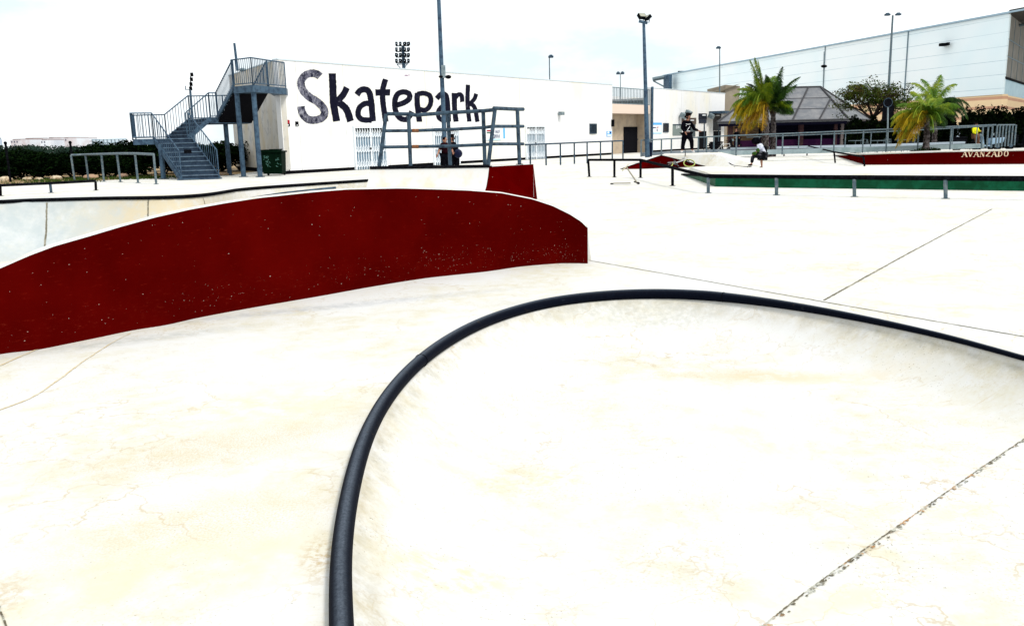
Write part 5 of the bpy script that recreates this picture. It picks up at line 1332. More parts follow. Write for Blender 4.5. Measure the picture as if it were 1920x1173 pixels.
# sparse deciduous tree
def tree(label, base, cx_, cyc, Y, rx, rz, seed):
    rnd = random.Random(seed); t = thing('tree', label, 'tree', base); m = MB(); tips = []
    def grow(p, d, l, r, lev):
        q = p + d * l; mid = p.lerp(q, .5) + Vector((rnd.uniform(-.08, .08), rnd.uniform(-.08, .08), 0)) * l
        m.path([p, mid, q], [r, r * .85, r * .7], 6 if lev < 3 else 4, caps=False)
        if lev >= 5: tips.append(q); return
        if lev >= 3: tips.append(mid)
        for _ in range((5 if lev == 0 else 3) if lev < 4 else 2):
            nd = (d * .8 + Vector((rnd.uniform(-1.2, 1.2), rnd.uniform(-.9, .9), rnd.uniform(-.35, .30)))).normalized(); grow(q, nd, (.90 if lev == 0 else l * .82) * rnd.uniform(.85, 1.12), r * .62, lev + 1)
    c = P(cx_, cyc, Y); trunk_h = P(1636, 222, Y).z
    grow(base, Vector((.02, 0, 1)), trunk_h, .17, 0)
    m.build('trunk', mat('bark', (.012, .008, .007), .9, (.03, .02, .015), 5), t)
    lo = min(q.z for q in tips); hi_ = max(q.z for q in tips)
    sx_ = 1; f = MB(); g = MB()
    for q in tips:
        if rnd.random() < .25: continue
        tgt = f if rnd.random() < .55 else g
        leaf_mass(tgt, [((q.x, q.y, q.z), (.38, .38, .24))], 19, .080, rnd, .45)
    f.build('foliage', mat('tree_leaf', (.022, .050, .005), .8, (.070, .085, .010), .9), t, smooth=False)
    g.build('foliage', mat('tree_leaf_olive', (.030, .040, .006), .8, (.06, .045, .012), .9), t, smooth=False)
    return t
YT = 64
tb0 = P(1632, 270, YT); tb0.z = 0
tree('sparse round-headed tree with dark branches between the pavilion and the lower palm', tb0, 1638, 175, YT, 2.3, 1.8, 10)

# dark hedges to the right
m_hed = mat('conifer_dark', (.0012, .0025, .0012), .9, (.004, .008, .002), 2, spec=0)
def hedge(label, x0, x1, ytop, Y, n, seed, spikes=0):
    rnd = random.Random(seed); a = Q(x0, Y, 0); b = Q(x1, Y, 0); z = P((x0 + x1) / 2, ytop, Y).z; t = thing('hedge', label, 'hedge', ((a.x + b.x) / 2, Y, 0)); bl = []
    L_ = b.x - a.x; k = max(2, int(L_ / 1.0))
    for i in range(k): bl.append(((a.x + (i + .5) * L_ / k, Y + .3, z * .5), (L_ / k * .72, .7, z * .52 * rnd.uniform(.96, 1.03))))
    m = MB(); leaf_mass(m, bl, n, .12, rnd)
    for i in range(spikes):
        x = rnd.uniform(a.x, b.x); leaf_mass(m, [((x, Y + .3, z), (.22, .3, rnd.uniform(.2, .55)))], 45, .09, rnd)
    m.build('foliage', m_hed, t, smooth=False)
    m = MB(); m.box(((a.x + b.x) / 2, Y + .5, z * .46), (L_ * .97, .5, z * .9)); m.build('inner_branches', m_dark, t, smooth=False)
hedge('tall clipped black-green hedge at the right edge behind the railing', 1806, 1990, 208, 58, 9000, 3, 26)
hedge('dark hedge block behind the lower palm, left of the white gap', 1741, 1789, 214, 60, 3500, 4, 6)
hedge('low dark hedge behind the closed parasol, right of the pavilion', 1590, 1741, 222, 62, 6500, 5, 8)

# ================================================================== TERRACE THINGS
YU = 53
b = P(1717, 268, YU); b.z = 0; t = thing('parasol', 'closed white parasol on the terrace left of the lower palm', 'parasol', b)
m = MB(); m.tube(b, P(1717, 214, YU), .03, n=8); m.build('pole', m_steel, t)
m = MB(); pr = [(1717.5, 214, .05), (1717.5, 219, .16), (1717, 226, .13), (1716, 234, .24), (1716, 243, .26), (1716, 250, .20), (1716, 251, .05)]
m.path([P(x, y, YU) for x, y, _ in pr], [r for _, _, r in pr], 10); m.build('canopy', mat('parasol_cloth', (.62, .58, .58), .9, (.45, .40, .38), 4), t)
m = MB(); m.tube(b, b + Vector((0, 0, .12)), .28, n=16); m.build('base', m_black, t)
def table(label, px, Y, zoff=0):
    b = Q(px, Y, 0); t = thing('cafe_table', label, 'table', b, None); h = .74
    m = MB(); m.tube(b + Vector((0, 0, h)), b + Vector((0, 0, h + .03)), .42, n=20); m.build('table_top', m_rail, t)
    m = MB(); m.tube(b, b + Vector((0, 0, h)), .03, n=8); m.build('leg', m_rail, t)
    m = MB(); m.box(b + Vector((0, 0, .02)), (.6, .06, .03)); m.box(b + Vector((0, 0, .02)), (.06, .6, .025)); m.build('foot', m_rail, t)
def chair(label, px, Y, rz, group=None):
    b = Q(px, Y, 0); t = thing('cafe_chair', label, 'chair', b, group); c, s_ = math.cos(rz), math.sin(rz); R_ = lambda x, y, z: b + Vector((x * c - y * s_, x * s_ + y * c, z))
    m = MB(); m.box(R_(0, 0, .45), (.42, .42, .03), rz); m.build('seat', m_steel, t)
    m = MB(); m.path([R_(-.2, .2, .45), R_(-.22, .26, .82), R_(.22, .26, .82), R_(.2, .2, .45)], .014, 6); m.tube(R_(-.2, .23, .65), R_(.2, .23, .65), .012, n=5); m.build('backrest', m_rail, t)
    for x in (-.19, .19):
        for y in (-.19, .19): m = MB(); m.tube(R_(x, y, 0), R_(x, y, .45), .013, n=5); m.build('leg', m_rail, t)
table('round cafe table under the tree behind the railing', 1644, 52); table('round cafe table left of the closed parasol', 1690, 52.5); table('round cafe table nearest the pavilion corner', 1603, 54)
for i, (px, Y, rz, lab) in enumerate(((1634, 51.6, 1.2, 'metal cafe chair left of the table under the tree'), (1655, 51.8, -1.2, 'metal cafe chair right of the table under the tree'), (1670, 52.2, .4, 'metal cafe chair between the two terrace tables'), (1703, 52.4, -1.0, 'metal cafe chair beside the closed parasol'), (1613, 53.8, -1.1, 'metal cafe chair beside the table nearest the pavilion'))): chair(lab, px, Y, rz)
# round black sign on a dark box
b = P(1665, 265, 58); b.z = 0; t = thing('round_sign', 'round black sign on a post in front of a dark cabinet under the tree', 'sign', b)
m = MB(); m.tube(b, P(1665, 200, 58), .05, n=8); m.build('post', m_pale, t); m = MB(); c = P(1665, 192.5, 57.9); m.tube(c, c + Vector((0, .06, 0)), .30, n=24); m.build('disc', m_black, t)
m = MB(); m.torus(c + Vector((0, -.01, 0)), .28, .02, (0, 1, 0), 24, 5); m.build('rim', m_steel, t)
m = MB(); c = P(1665, 212, 58.6); m.box((c.x, 58.6, c.z), (.66, .3, 1.0)); m.build('cabinet', m_black, t, smooth=False)
# parked silver car
Yc = 66; cb = Q(1797, Yc, 0); t = thing('parked_car', 'silver car parked in the gap between the two dark hedges', 'car', cb)
m_sil = mat('silver_paint', (.35, .42, .50), .35, spec=.5); m_tyre = mat('tyre', (.004, .004, .004), .8)
sx0 = cb.x - .85
body = [(-.9, .25), (-.88, .75), (-.80, .92), (.80, .92), (.88, .75), (.9, .25)]
m = MB(); m.hexa([Vector((cb.x + x, Yc, z)) for x, z in body], [Vector((cb.x + x, Yc + 4.1, z)) for x, z in body]); bevel(m.build('body', m_sil, t, smooth=False), .06, 3)
m = MB(); lo_ = [(-.78, .6), (.78, .6), (.78, 3.6), (-.78, 3.6)]; hi2 = [(-.62, 1.2), (.62, 1.2), (.62, 3.1), (-.62, 3.1)]
m.hexa([Vector((cb.x + x, Yc + y, .921)) for x, y in lo_], [Vector((cb.x + x, Yc + y, 1.45)) for x, y in hi2]); cabn = m.build('cabin', m_sil, t, smooth=False); bevel(cabn, .05, 2)
m = MB(); m.v = [Vector((cb.x - .68, Yc + .70, .97)), Vector((cb.x + .68, Yc + .70, .97)), Vector((cb.x + .56, Yc + 1.10, 1.38)), Vector((cb.x - .56, Yc + 1.10, 1.38))]; m.v = [v + Vector((0, -.04, .02)) for v in m.v]; m.f = [(0, 1, 2, 3)]; m.build('windscreen', m_glass, cabn, smooth=False)
for x in (-.66, .66):
    m = MB(); m.box((cb.x + x, Yc - .005, .70), (.34, .05, .16)); m.build('headlight', mat('headlight_glass', (.6, .65, .7), .15) if x < 0 else bpy.data.materials['headlight_glass'], t, smooth=False)
    for y in (.8, 3.3):
        m = MB(); m.tube(Vector((cb.x + x * 1.22 - .1, Yc + y, .31)), Vector((cb.x + x * 1.22 + .1, Yc + y, .31)), .31, n=20); w_ = m.build('wheel', m_tyre, t); m = MB(); m.tube(Vector((cb.x + x * 1.22 - .105, Yc + y, .31)), Vector((cb.x + x * 1.22 + .105, Yc + y, .31)), .18, n=16); m.build('rim', m_pale, w_)
m = MB(); m.box((cb.x, Yc - .01, .58), (.9, .05, .14)); m.build('grille', m_black, t, smooth=False); m = MB(); m.box((cb.x, Yc - .03, .42), (.52, .03, .11)); m.build('number_plate', m_white, t, smooth=False)

# bicycles ----------------------------------------------------------
def bicycle(label, M4, tyre_mt, frame_mt, R=.25, wb=.92, bmx=True, cat='bicycle'):
    """bicycle in local x (forward), z up; M4 places it"""
    t = thing('bicycle', label, cat, M4.translation)
    X = lambda x, y, z: M4 @ Vector((x, y, z)); ax = (M4.to_3x3() @ Vector((0, 1, 0)))
    for x in (0, wb):
        m = MB(); m.torus(X(x, 0, R), R - .022, .022, ax, 32, 8); w_ = m.build('wheel', tyre_mt, t)
        m = MB(); m.torus(X(x, 0, R), R - .05, .010, ax, 32, 6)
        x1 = M4.to_3x3() @ Vector((1, 0, 0)); z1 = M4.to_3x3() @ Vector((0, 0, 1))
        for i in range(14):
            a = i * PI / 7; d = x1 * math.cos(a) + z1 * math.sin(a); m.tube(X(x, .02 * (-1) ** i, R), X(x, 0, R) + d * (R - .05), .003, n=4, caps=False)
        m.tube(X(x, -.05, R), X(x, .05, R), .022, n=8); m.build('rim', m_black, w_)
    bbx, bbz = .36, .29; st = (.28, .58 if bmx else .72); hd = (wb - .16, .62 if bmx else .74); hl = (wb - .11, .50 if bmx else .60)
    m = MB(); m.tube(X(bbx, 0, bbz), X(st[0], 0, st[1]), .017); m.tube(X(st[0], 0, st[1] - .03), X(hd[0], 0, hd[1]), .019); m.tube(X(bbx, 0, bbz), X(hl[0], 0, hl[1]), .022); m.tube(X(hd[0] - .01, 0, hd[1] + .04), X(hl[0] + .01, 0, hl[1] - .03), .024)
    for s_ in (-1, 1): m.tube(X(bbx, s_ * .03, bbz), X(0, s_ * .055, R), .012); m.tube(X(st[0], s_ * .02, st[1] - .08), X(0, s_ * .055, R), .010)
    m.build('frame', frame_mt, t)
    m = MB()
    for s_ in (-1, 1): m.path([X(hl[0] + .02, s_ * .03, hl[1] - .03), X(wb - .03, s_ * .055, R + .1), X(wb, s_ * .055, R)], .013, 6)
    m.build('fork', m_black, t)
    m = MB(); m.tube(X(st[0], 0, st[1]), X(st[0] - .02, 0, st[1] + (.08 if bmx else .2)), .013); c = X(st[0] - .02, 0, st[1] + (.10 if bmx else .22)); m.hexa([X(st[0] - .13, -.07, st[1] + .10), X(st[0] - .13, .07, st[1] + .10), X(st[0] + .14, .015, st[1] + .12), X(st[0] + .14, -.015, st[1] + .12)], [X(st[0] - .13, -.06, st[1] + .15), X(st[0] - .13, .06, st[1] + .15), X(st[0] + .14, .012, st[1] + .15), X(st[0] + .14, -.012, st[1] + .15)]); m.build('saddle', m_black, t)
    hz = hd[1] + (.30 if bmx else .14); m = MB(); m.tube(X(hd[0] - .01, 0, hd[1] + .03), X(hd[0] + .02, 0, hd[1] + .10), .02)
    if bmx: m.path([X(hd[0] + .03, -.06, hd[1] + .10), X(hd[0] + .01, -.20, hz), X(hd[0] - .03, -.36, hz + .01)], .012, 6); m.path([X(hd[0] + .03, .06, hd[1] + .10), X(hd[0] + .01, .20, hz), X(hd[0] - .03, .36, hz + .01)], .012, 6); m.tube(X(hd[0] + .02, -.07, hd[1] + .10), X(hd[0] + .02, .07, hd[1] + .10), .012); m.tube(X(hd[0] + .02, -.15, hd[1] + .22), X(hd[0] + .02, .15, hd[1] + .22), .009)
    else: m.path([X(hd[0] - .02, -.30, hz), X(hd[0] + .04, 0, hz - .02), X(hd[0] - .02, .30, hz)], .012, 6)
    hb_ = m.build('handlebar', m_black, t)
    for s_ in (-1, 1): m = MB(); m.tube(X(hd[0] - .03, s_ * .26, hz + .01), X(hd[0] - .03, s_ * .37, hz + .01), .019); m.build('grip', m_black, hb_)
    m = MB(); m.torus(X(bbx, .04, bbz), .075, .008, ax, 20, 5); m.tube(X(bbx, -.07, bbz), X(bbx, .07, bbz), .018); m.tube(X(bbx, .07, bbz), X(bbx + .12, .075, bbz - .11), .010); m.tube(X(bbx, -.07, bbz), X(bbx - .12, -.075, bbz + .11), .010); m.build('crank', m_rail, t)
    for s_ in (-1, 1): m = MB(); m.box(X(bbx + .12 * s_, .12 * s_, bbz - .11 * s_), (.09, .09, .02)); m.build('pedal', m_black, t)
    return t
m_yel = mat('yellow_tyre', (.30, .34, .08), .6, (.42, .44, .18), 9)
m_wf = mat('frame_silver', (.45, .46, .46), .4)
gb = G(1246, 315); gf = G(1290, 316)
xd = Vector((gf.x - gb.x, 0, 0)).normalized(); xd = Vector((.96, -.10, 0)).normalized()
lean = math.radians(52)
yd0 = Vector((-xd.y, xd.x, 0)); zd = (Vector((0, 0, 1)) * math.cos(lean) - yd0 * -math.sin(lean)).normalized(); yd = zd.cross(xd).normalized()
Mb = Matrix((xd, yd, zd)).transposed().to_4x4(); Mb.translation = Vector((gb.x + .08, gb.y - .25, .03)) 
bicycle('small bicycle with yellow-green tyres lying on its side in front of the red pyramid', Mb @ Matrix.Scale(1.0, 4), m_yel, m_wf)
def upright(px, Y, ang, z=0): 
    o = Q(px, Y, z); return Matrix.Translation(o) @ Matrix.Rotation(ang, 4, 'Z') @ Matrix.Rotation(.12, 4, 'X')
YB = 52; zb_ = 0
bicycle('dark bicycle parked near the second dark door of the white building', upright(1325, 56, .5), m_tyre, m_black, .33, 1.02, False)
bicycle('dark bicycle with silver frame parked behind the railing between the doors and pavilion', upright(1343, 55, .3), m_tyre, m_wf, .33, 1.02, False)
# dark covered crate / scooter bulk behind the railing
b = Q(1356, 56, 0); t = thing('parked_motor_scooter', 'black motor scooter parked behind the railing left of the pavilion', 'motor scooter', b)
def moto(t, b, flip=1, accent=None):
    X = lambda x, y, z: b + Vector((x * flip, y, z)); m_ = m_black
    for x in (-.60, .62): m = MB(); m.torus(X(x, 0, .26), .20, .07, (0, 1, 0), 24, 8); w_ = m.build('wheel', m_tyre, t); m = MB(); m.tube(X(x, -.05, .26), X(x, .05, .26), .13, n=14); m.build('rim', m_steel, w_)
    m = MB(); m.hexa([X(-.85, -.16, .45), X(-.1, -.18, .35), X(-.1, .18, .35), X(-.85, .16, .45)], [X(-.95, -.13, .78), X(-.05, -.15, .74), X(-.05, .15, .74), X(-.95, .13, .78)]); bevel(m.build('body', accent or m_, t, smooth=False), .05)
    m = MB(); m.box(X(-.45, 0, .82), (.80, .28, .10)); bevel(m.build('seat', m_, t, smooth=False), .03)
    m = MB(); m.hexa([X(.30, -.22, .30), X(.42, -.22, .30), X(.42, .22, .30), X(.30, .22, .30)], [X(.42, -.18, .98), X(.52, -.12, .98), X(.52, .12, .98), X(.42, .18, .98)]); m.box(X(.15, 0, .30), (.6 , .34, .08)); m.build('leg_shield', accent or m_, t, smooth=False)
    m = MB(); m.tube(X(.62, 0, .3), X(.46, 0, 1.0), .035); m.path([X(.34, -.32, 1.08), X(.45, -.1, 1.04), X(.45, .1, 1.04), X(.34, .32, 1.08)], .016, 6); m.build('handlebar', m_, t)
    m = MB(); m.box(X(.56, 0, .95), (.12, .18, .14)); m.build('headlight', m_pale, t)
    for s_ in (-1, 1): m = MB(); m.tube(X(.40, s_ * .22, 1.06), X(.38, s_ * .28, 1.25), .008, n=4); m.sphere(X(.38, s_ * .29, 1.27), .06, 8, 6, (.4, 1, .7)); m.build('mirror', m_, t)
moto(t, b)
for i, (px, Y, fl, lab, ac) in enumerate(((1812, 52, 1, 'black motor scooter parked left of the person in yellow', None), (1851, 53, -1, 'motorcycle with pale blue panels parked right of the person in yellow', mat('pale_blue_fairing', (.22, .32, .42), .4)), (1876, 54.5, -1, 'black motorcycle parked behind the short end railing', None), (1908, 55, 1, 'dark motorcycle by the hedge at the right edge of the photo', None))):
    b = Q(px, Y, 0); t = thing('parked_motorcycle', lab, 'motorcycle', b); moto(t, b, fl, ac)

# kick scooter lying on the deck
g1_ = G(1194, 346.5); g2_ = G(1176, 318); t = thing('kick_scooter', 'pale kick scooter lying on the white deck left of the black grind rail', 'scooter', (g1_ + g2_) / 2)
L_ = (g2_ - g1_); ld = Vector((-.25, .97, 0)).normalized(); g2s = Q(1176, g1_.y + .95, .05)
A_ = Q(1194.5, g1_.y, .06); Bs = P(1175, 314, g1_.y + .75); 
m = MB(); m.tube(A_, Bs, .020, n=8); m.build('steering_tube', mat('scooter_tan', (.24, .22, .17), .5), t)
m = MB(); m.tube(P(1170, 317, A_.y + .7), P(1178, 309, A_.y + .8), .016, n=8); hb_ = m.build('handlebar', mat('cream_grip', (.40, .36, .26), .6), t)
m = MB(); m.tube(P(1166.5, 320, A_.y + .7), P(1171, 316, A_.y + .72), .022, n=8); m.build('grip', mat('cream_grip2', (.45, .42, .30), .6), hb_)
m = MB(); m.box(A_ + Vector((-.42, .12, -.01)), (.50, .11, .025), -.15); m.build('deck', bpy.data.materials['scooter_tan'], t, smooth=False)
m = MB(); m.torus(A_ + Vector((.03, 0, -.01)), .036, .018, (.2, -.5, 1), 16, 8); m.build('wheel', m_tyre, t); m = MB(); m.torus(A_ + Vector((-.70, .16, -.02)), .036, .018, (0, 0, 1), 16, 8); m.build('wheel', m_tyre, t)
m = MB(); m.tube(A_ + Vector((.02, 0, 0)), A_ + Vector((-.06, .14, .02)), .02, n=6); m.build('fork', m_black, t)

# ================================================================== PEOPLE
def skin(name, nodes, edges, mt, parent, sub=2, root=0):
    """one continuous skinned surface: nodes [(Vector, radius)]"""
    me = bpy.data.meshes.new(name); o0 = parent_loc(parent); me.from_pydata([tuple(Vector(n[0]) - o0) for n in nodes], edges, []); me.update()
    o = bpy.data.objects.new(name, me); COL.objects.link(o)
    md = o.modifiers.new('skin', 'SKIN'); md.use_smooth_shade = True
    for i, n in enumerate(nodes):
        r = n[1]; me.skin_vertices[0].data[i].radius = r if isinstance(r, tuple) else (r, r)
    me.skin_vertices[0].data[root].use_root = True
    if sub: s_ = o.modifiers.new('sub', 'SUBSURF'); s_.levels = sub; s_.render_levels = sub
    dg = bpy.context.evaluated_depsgraph_get(); ev = o.evaluated_get(dg); nm = bpy.data.meshes.new_from_object(ev); nm.name = name
    o.modifiers.clear(); o.data = nm; bpy.data.meshes.remove(me); nm.materials.clear(); nm.materials.append(mt)
    for p in nm.polygons: p.use_smooth = True
    if parent: o.parent = parent
    return o
m_skin = mat('skin', (.30, .15, .10), .6, (.22, .10, .07), 6); m_hair = mat('hair', (.004, .003, .003), .8, spec=.05)
m_cblack = mat('black_cloth', (.002, .002, .003), .95, (.005, .005, .008), 8, spec=0); m_shoe = mat('white_shoe', (.55, .55, .55), .6)
def person(label, J, top_mt, leg_mt, shoe_mt, face, sleeves=True, hair='short', scale=1.0, hat=None, shin_skin=False, bulk=1.52):
    """J: joints dict of Vectors: head, neck, chest, pelvis, shL, elL, haL, shR, elR, haR, hipL, knL, anL, hipR, knR, anR, toeL, toeR"""
    s_ = scale; t = thing('person', label, 'person', ((J['anL'] + J['anR']) / 2 - Vector((0, 0, .08))))
    hd = J['head']; face = Vector(face).normalized()
    N_ = [(J['pelvis'], .125 * s_), (J['pelvis'].lerp(J['chest'], .5), .115 * s_), (J['chest'], .135 * s_), (J['neck'], .055 * s_), (hd - Vector((0, 0, .05 * s_)), .075 * s_), (hd + Vector((0, 0, .03 * s_)), .098 * s_), (hd + Vector((0, 0, .09 * s_)), .065 * s_)]
    E = [(0, 1), (1, 2), (2, 3), (3, 4), (4, 5), (5, 6)]
    def limb(a, pts): 
        prev = a
        for p, r in pts: N_.append((p, r * s_)); E.append((prev, len(N_) - 1)); prev = len(N_) - 1
        return prev
    hands = []
    for sd in 'LR':
        w = limb(2, [(J['sh' + sd], .062), (J['sh' + sd].lerp(J['el' + sd], .5), .05), (J['el' + sd], .042), (J['el' + sd].lerp(J['ha' + sd], .55), .036), (J['ha' + sd], .026)])
        d = (J['ha' + sd] - J['el' + sd]).normalized(); q = d.orthogonal().normalized(); q = (q - face * 0).normalized(); palm_ = J['ha' + sd] + d * .06 * s_
        N_.append((palm_, .030 * s_)); E.append((w, len(N_) - 1)); pi_ = len(N_) - 1; hands.append((palm_, d, q))
        k1 = limb(0, [(J['hip' + sd], .095), (J['hip' + sd].lerp(J['kn' + sd], .5), .080), (J['kn' + sd], .060), (J['kn' + sd].lerp(J['an' + sd], .35), .056), (J['an' + sd], .038)])
        limb(k1, [(J['toe' + sd].lerp(J['an' + sd], .45) - Vector((0, 0, .02)), .035), (J['toe' + sd], .028)])
    body = skin('body', N_, E, m_skin, t)
    for palm_, d, q in hands:
        u_ = d.cross(q)
        for i in range(5):
            a = palm_ + q * (i - 1.5) * .017 * s_ if i < 4 else palm_ + u_ * .012 * s_ - q * .03 * s_ - d * .02 * s_
            L_ = (.065, .075, .070, .055, .05)[i] * s_; dd = d if i < 4 else (d * .6 - q * .8).normalized()
            skin('finger', [(a, .010 * s_), (a + dd * L_ * .5 + u_ * .008, .009 * s_), (a + dd * L_ + u_ * .022, .007 * s_)], [(0, 1), (1, 2)], m_skin, body, 1)
    sd_ = face.cross(Vector((0, 0, 1))).normalized()
    m = MB(); m.sphere(hd + face * .100 * s_ + Vector((0, 0, -.01 * s_)), .017 * s_, 8, 6, (1, 1, 1.5)); m.build('nose', m_skin, body)
    for e_ in (-1, 1):
        m = MB(); m.sphere(hd + face * .088 * s_ + sd_ * e_ * .034 * s_ + Vector((0, 0, .02 * s_)), .010 * s_, 8, 6); m.build('eye', m_black, body)
        m = MB(); m.sphere(hd + sd_ * e_ * .095 * s_ - Vector((0, 0, .005)), .024 * s_, 8, 6, (.6, .6, 1.2)); m.build('ear', m_skin, body)
    m = MB(); m.box(hd + face * .092 * s_ - Vector((0, 0, .05 * s_)), (.04 * s_, .02 * s_, .010 * s_), math.atan2(sd_.y, sd_.x)); m.build('mouth', m_rust, body)
    if hair:
        hh_ = [(hd + Vector((0, 0, .045 * s_)) - face * .018 * s_, .108 * s_), (hd + Vector((0, 0, .10 * s_)) - face * .005, .085 * s_), (hd - face * .05 * s_ - Vector((0, 0, .03 * s_)), .075 * s_)]
        if hair == 'long': hh_.append((hd - face * .07 * s_ - Vector((0, 0, .20 * s_)), .08 * s_))
        if hair == 'cap': hh_.append((hd + face * .13 * s_ + Vector((0, 0, .07 * s_)), .03 * s_))
        skin('hair' if hair != 'cap' else 'cap', hh_, [(0, 1), (0, 2)] + ([(2, 3)] if hair == 'long' else []) + ([(0, 3)] if hair == 'cap' else []), m_hair if hair != 'cap' else m_cblack, t)
    # clothes
    g = bulk * s_
    NT_ = [(J['pelvis'] + Vector((0, 0, .02)), .125 * g), (J['pelvis'].lerp(J['chest'], .5), .118 * g), (J['chest'], .135 * g), (J['neck'] - Vector((0, 0, .0)), .058 * g)]; ET = [(0, 1), (1, 2), (2, 3)]
    for sd in 'LR':
        seq = [(J['sh' + sd], .062 * g), (J['sh' + sd].lerp(J['el' + sd], .5), .054 * g), (J['sh' + sd].lerp(J['el' + sd], .92), .050 * g)] + ([(J['el' + sd], .047 * g), (J['el' + sd].lerp(J['ha' + sd], .5), .042 * g), (J['el' + sd].lerp(J['ha' + sd], .95), .034 * g)] if sleeves else [])
        pv = 2
        for p, r in seq: NT_.append((p, r)); ET.append((pv, len(NT_) - 1)); pv = len(NT_) - 1
    tp = skin('top', NT_, ET, top_mt, t)
    NL = [(J['pelvis'], .130 * g)]; EL = []
    for sd in 'LR':
        pv = 0
        for p, r in [(J['hip' + sd], .098), (J['hip' + sd].lerp(J['kn' + sd], .5), .086), (J['kn' + sd], .068)] + ([] if (shin_skin and sd == 'R') else [(J['kn' + sd].lerp(J['an' + sd], .5), .060), (J['kn' + sd].lerp(J['an' + sd], .95), .050)]):
            NL.append((p, r * g)); EL.append((pv, len(NL) - 1)); pv = len(NL) - 1
    skin('trousers', NL, EL, leg_mt, t)
    for sd in 'LR':
        an, to = J['an' + sd], J['toe' + sd]; bk_ = an + (an - to).normalized() * .05 * s_; bk_.z = an.z - .04 * s_
        skin('shoe', [(bk_, .042 * s_), (an.lerp(to, .45) - Vector((0, 0, .025 * s_)), .046 * s_), (to, .036 * s_)], [(0, 1), (1, 2)], shoe_mt, t)
    return t, tp
# jumping skater
YM = 38.6
def jm(x, y, d=0): return P(x, y, YM + d)
J = dict(head=jm(1290.8, 218.8), neck=jm(1288.5, 226.2), chest=jm(1288, 233.5), pelvis=jm(1287.5, 249), shL=jm(1281.5, 229.6, -.02), elL=jm(1279.2, 240.5, -.1), haL=jm(1285, 248.5, -.25), shR=jm(1295.3, 231.0), elR=jm(1302, 242.3, -.05), haR=jm(1310, 245.3, -.15),
         hipL=jm(1284.8, 251.5), knL=jm(1281.5, 266, -.12), anL=jm(1279.2, 281.5), hipR=jm(1290.8, 251.5), knR=jm(1296.8, 264.5, -.2), anR=jm(1297.5, 280.5), toeL=jm(1276.5, 285, -.10), toeR=jm(1302.5, 285.5, -.10))
t, tp_ = person('person in black hoodie, black trousers and white shoes standing on the jump box', J, m_cblack, m_cblack, m_shoe, (.6, -.75, -.25))
m = MB(); 
def chest(x, y): return P(x, y, YM - .285)
stroke(m, [(1286, 232.6), (1290, 233.2), (1294.5, 232.6)], .8, chest, n=5); stroke(m, [(1293.6, 236.8), (1288.8, 244)], .9, chest); stroke(m, [(1287, 246), (1294, 245.6)], .8, chest); stroke(m, [(1286, 235.5), (1287.4, 236)], .9, chest)
m.build('printed_mark', m_white, tp_, smooth=False)
# crouching skater with helmet
YK = 33.5
def jk(x, y, d=0): return P(x, y, YK + d)
J = dict(head=jk(1417.3, 266.5), neck=jk(1423, 271), chest=jk(1427, 275.5), pelvis=jk(1430.5, 290.5), shL=jk(1424, 273.5, -.1), elL=jk(1421, 282, -.22), haL=jk(1414.5, 287.8, -.22), shR=jk(1427.5, 273, .1), elR=jk(1424, 283, .12), haR=jk(1417, 287, .02),
         hipL=jk(1428.5, 291.5, -.08), knL=jk(1411.5, 292.8, -.1), anL=jk(1409.3, 307, -.1), hipR=jk(1431, 292, .08), knR=jk(1427.5, 301, .02), anR=jk(1428.5, 312), toeL=jk(1402.5, 309.8, -.12), toeR=jk(1423.5, 315))
m_grey = mat('grey_white_shirt', (.48, .50, .58), .9, (.20, .22, .30), 9); m_dgrey = mat('charcoal_trousers', (.006, .007, .009), .95, (.09, .09, .11), 7, lo=.55, hi=.65, spec=0)
t, tp_ = person('crouching person in black helmet and pale shirt stepping over a skateboard, green gloves', J, m_grey, m_dgrey, m_cblack, (-.75, -.2, -.55), sleeves=False, hair=None, scale=.82, shin_skin=True)
hh = J['head']; m = MB(); m.sphere(hh + Vector((.01, 0, .045)), .155, 16, 10, (1.12, .95, .88)); m.build('helmet', m_cblack, t)
m = MB(); m.tube(hh + Vector((.06, -.12, .0)), hh + Vector((-.03, -.09, -.12)), .008, n=5); m.build('chin_strap', m_cblack, t)
m_gg = mat('green_glove', (.015, .05, .006), .8, (.05, .09, .02), 12)
for a in ('haL', 'haR'): m = MB(); m.sphere(J[a], .075, 10, 8, (1.3, .9, .9)); m.build('glove', m_gg, t)
m = MB(); m.sphere(J['elL'], .08, 10, 8, (.9, .9, 1.1)); m.build('elbow_pad', m_gg, t)
skin('backpack', [(jk(1431.5, 273.5), .07), (jk(1434.5, 279, .02), .10), (jk(1434, 287, .02), .095)], [(0, 1), (1, 2)], m_cblack, t)
t = thing('skateboard', 'dark skateboard with upturned nose in front of the crouching skater', 'skateboard', Q(1390, YK - .1, .06))
m = MB(); dk_pts = [jk(1368.5, 305.3, -.1), jk(1373, 308.3, -.1), jk(1377, 309.8, -.1), jk(1384, 310.8, -.1), jk(1396, 312.3, -.1), jk(1406, 312.8, -.1), jk(1410, 311.5, -.1)]
m.extr([p for p in dk_pts] + [p - Vector((0, 0, .018)) for p in dk_pts[::-1]], (0, .2, 0)); m.build('deck', mat('board_deck', (.012, .010, .008), .7), t, smooth=False)
for x in (1377.5, 1402):
    for dd_ in (-.08, .08):
        c = jk(x, 312.6, -.1 + .1 + dd_); m = MB(); m.tube(c, c + Vector((0, .04, 0)), .028, n=12); m.build('wheel', m_shoe, t)
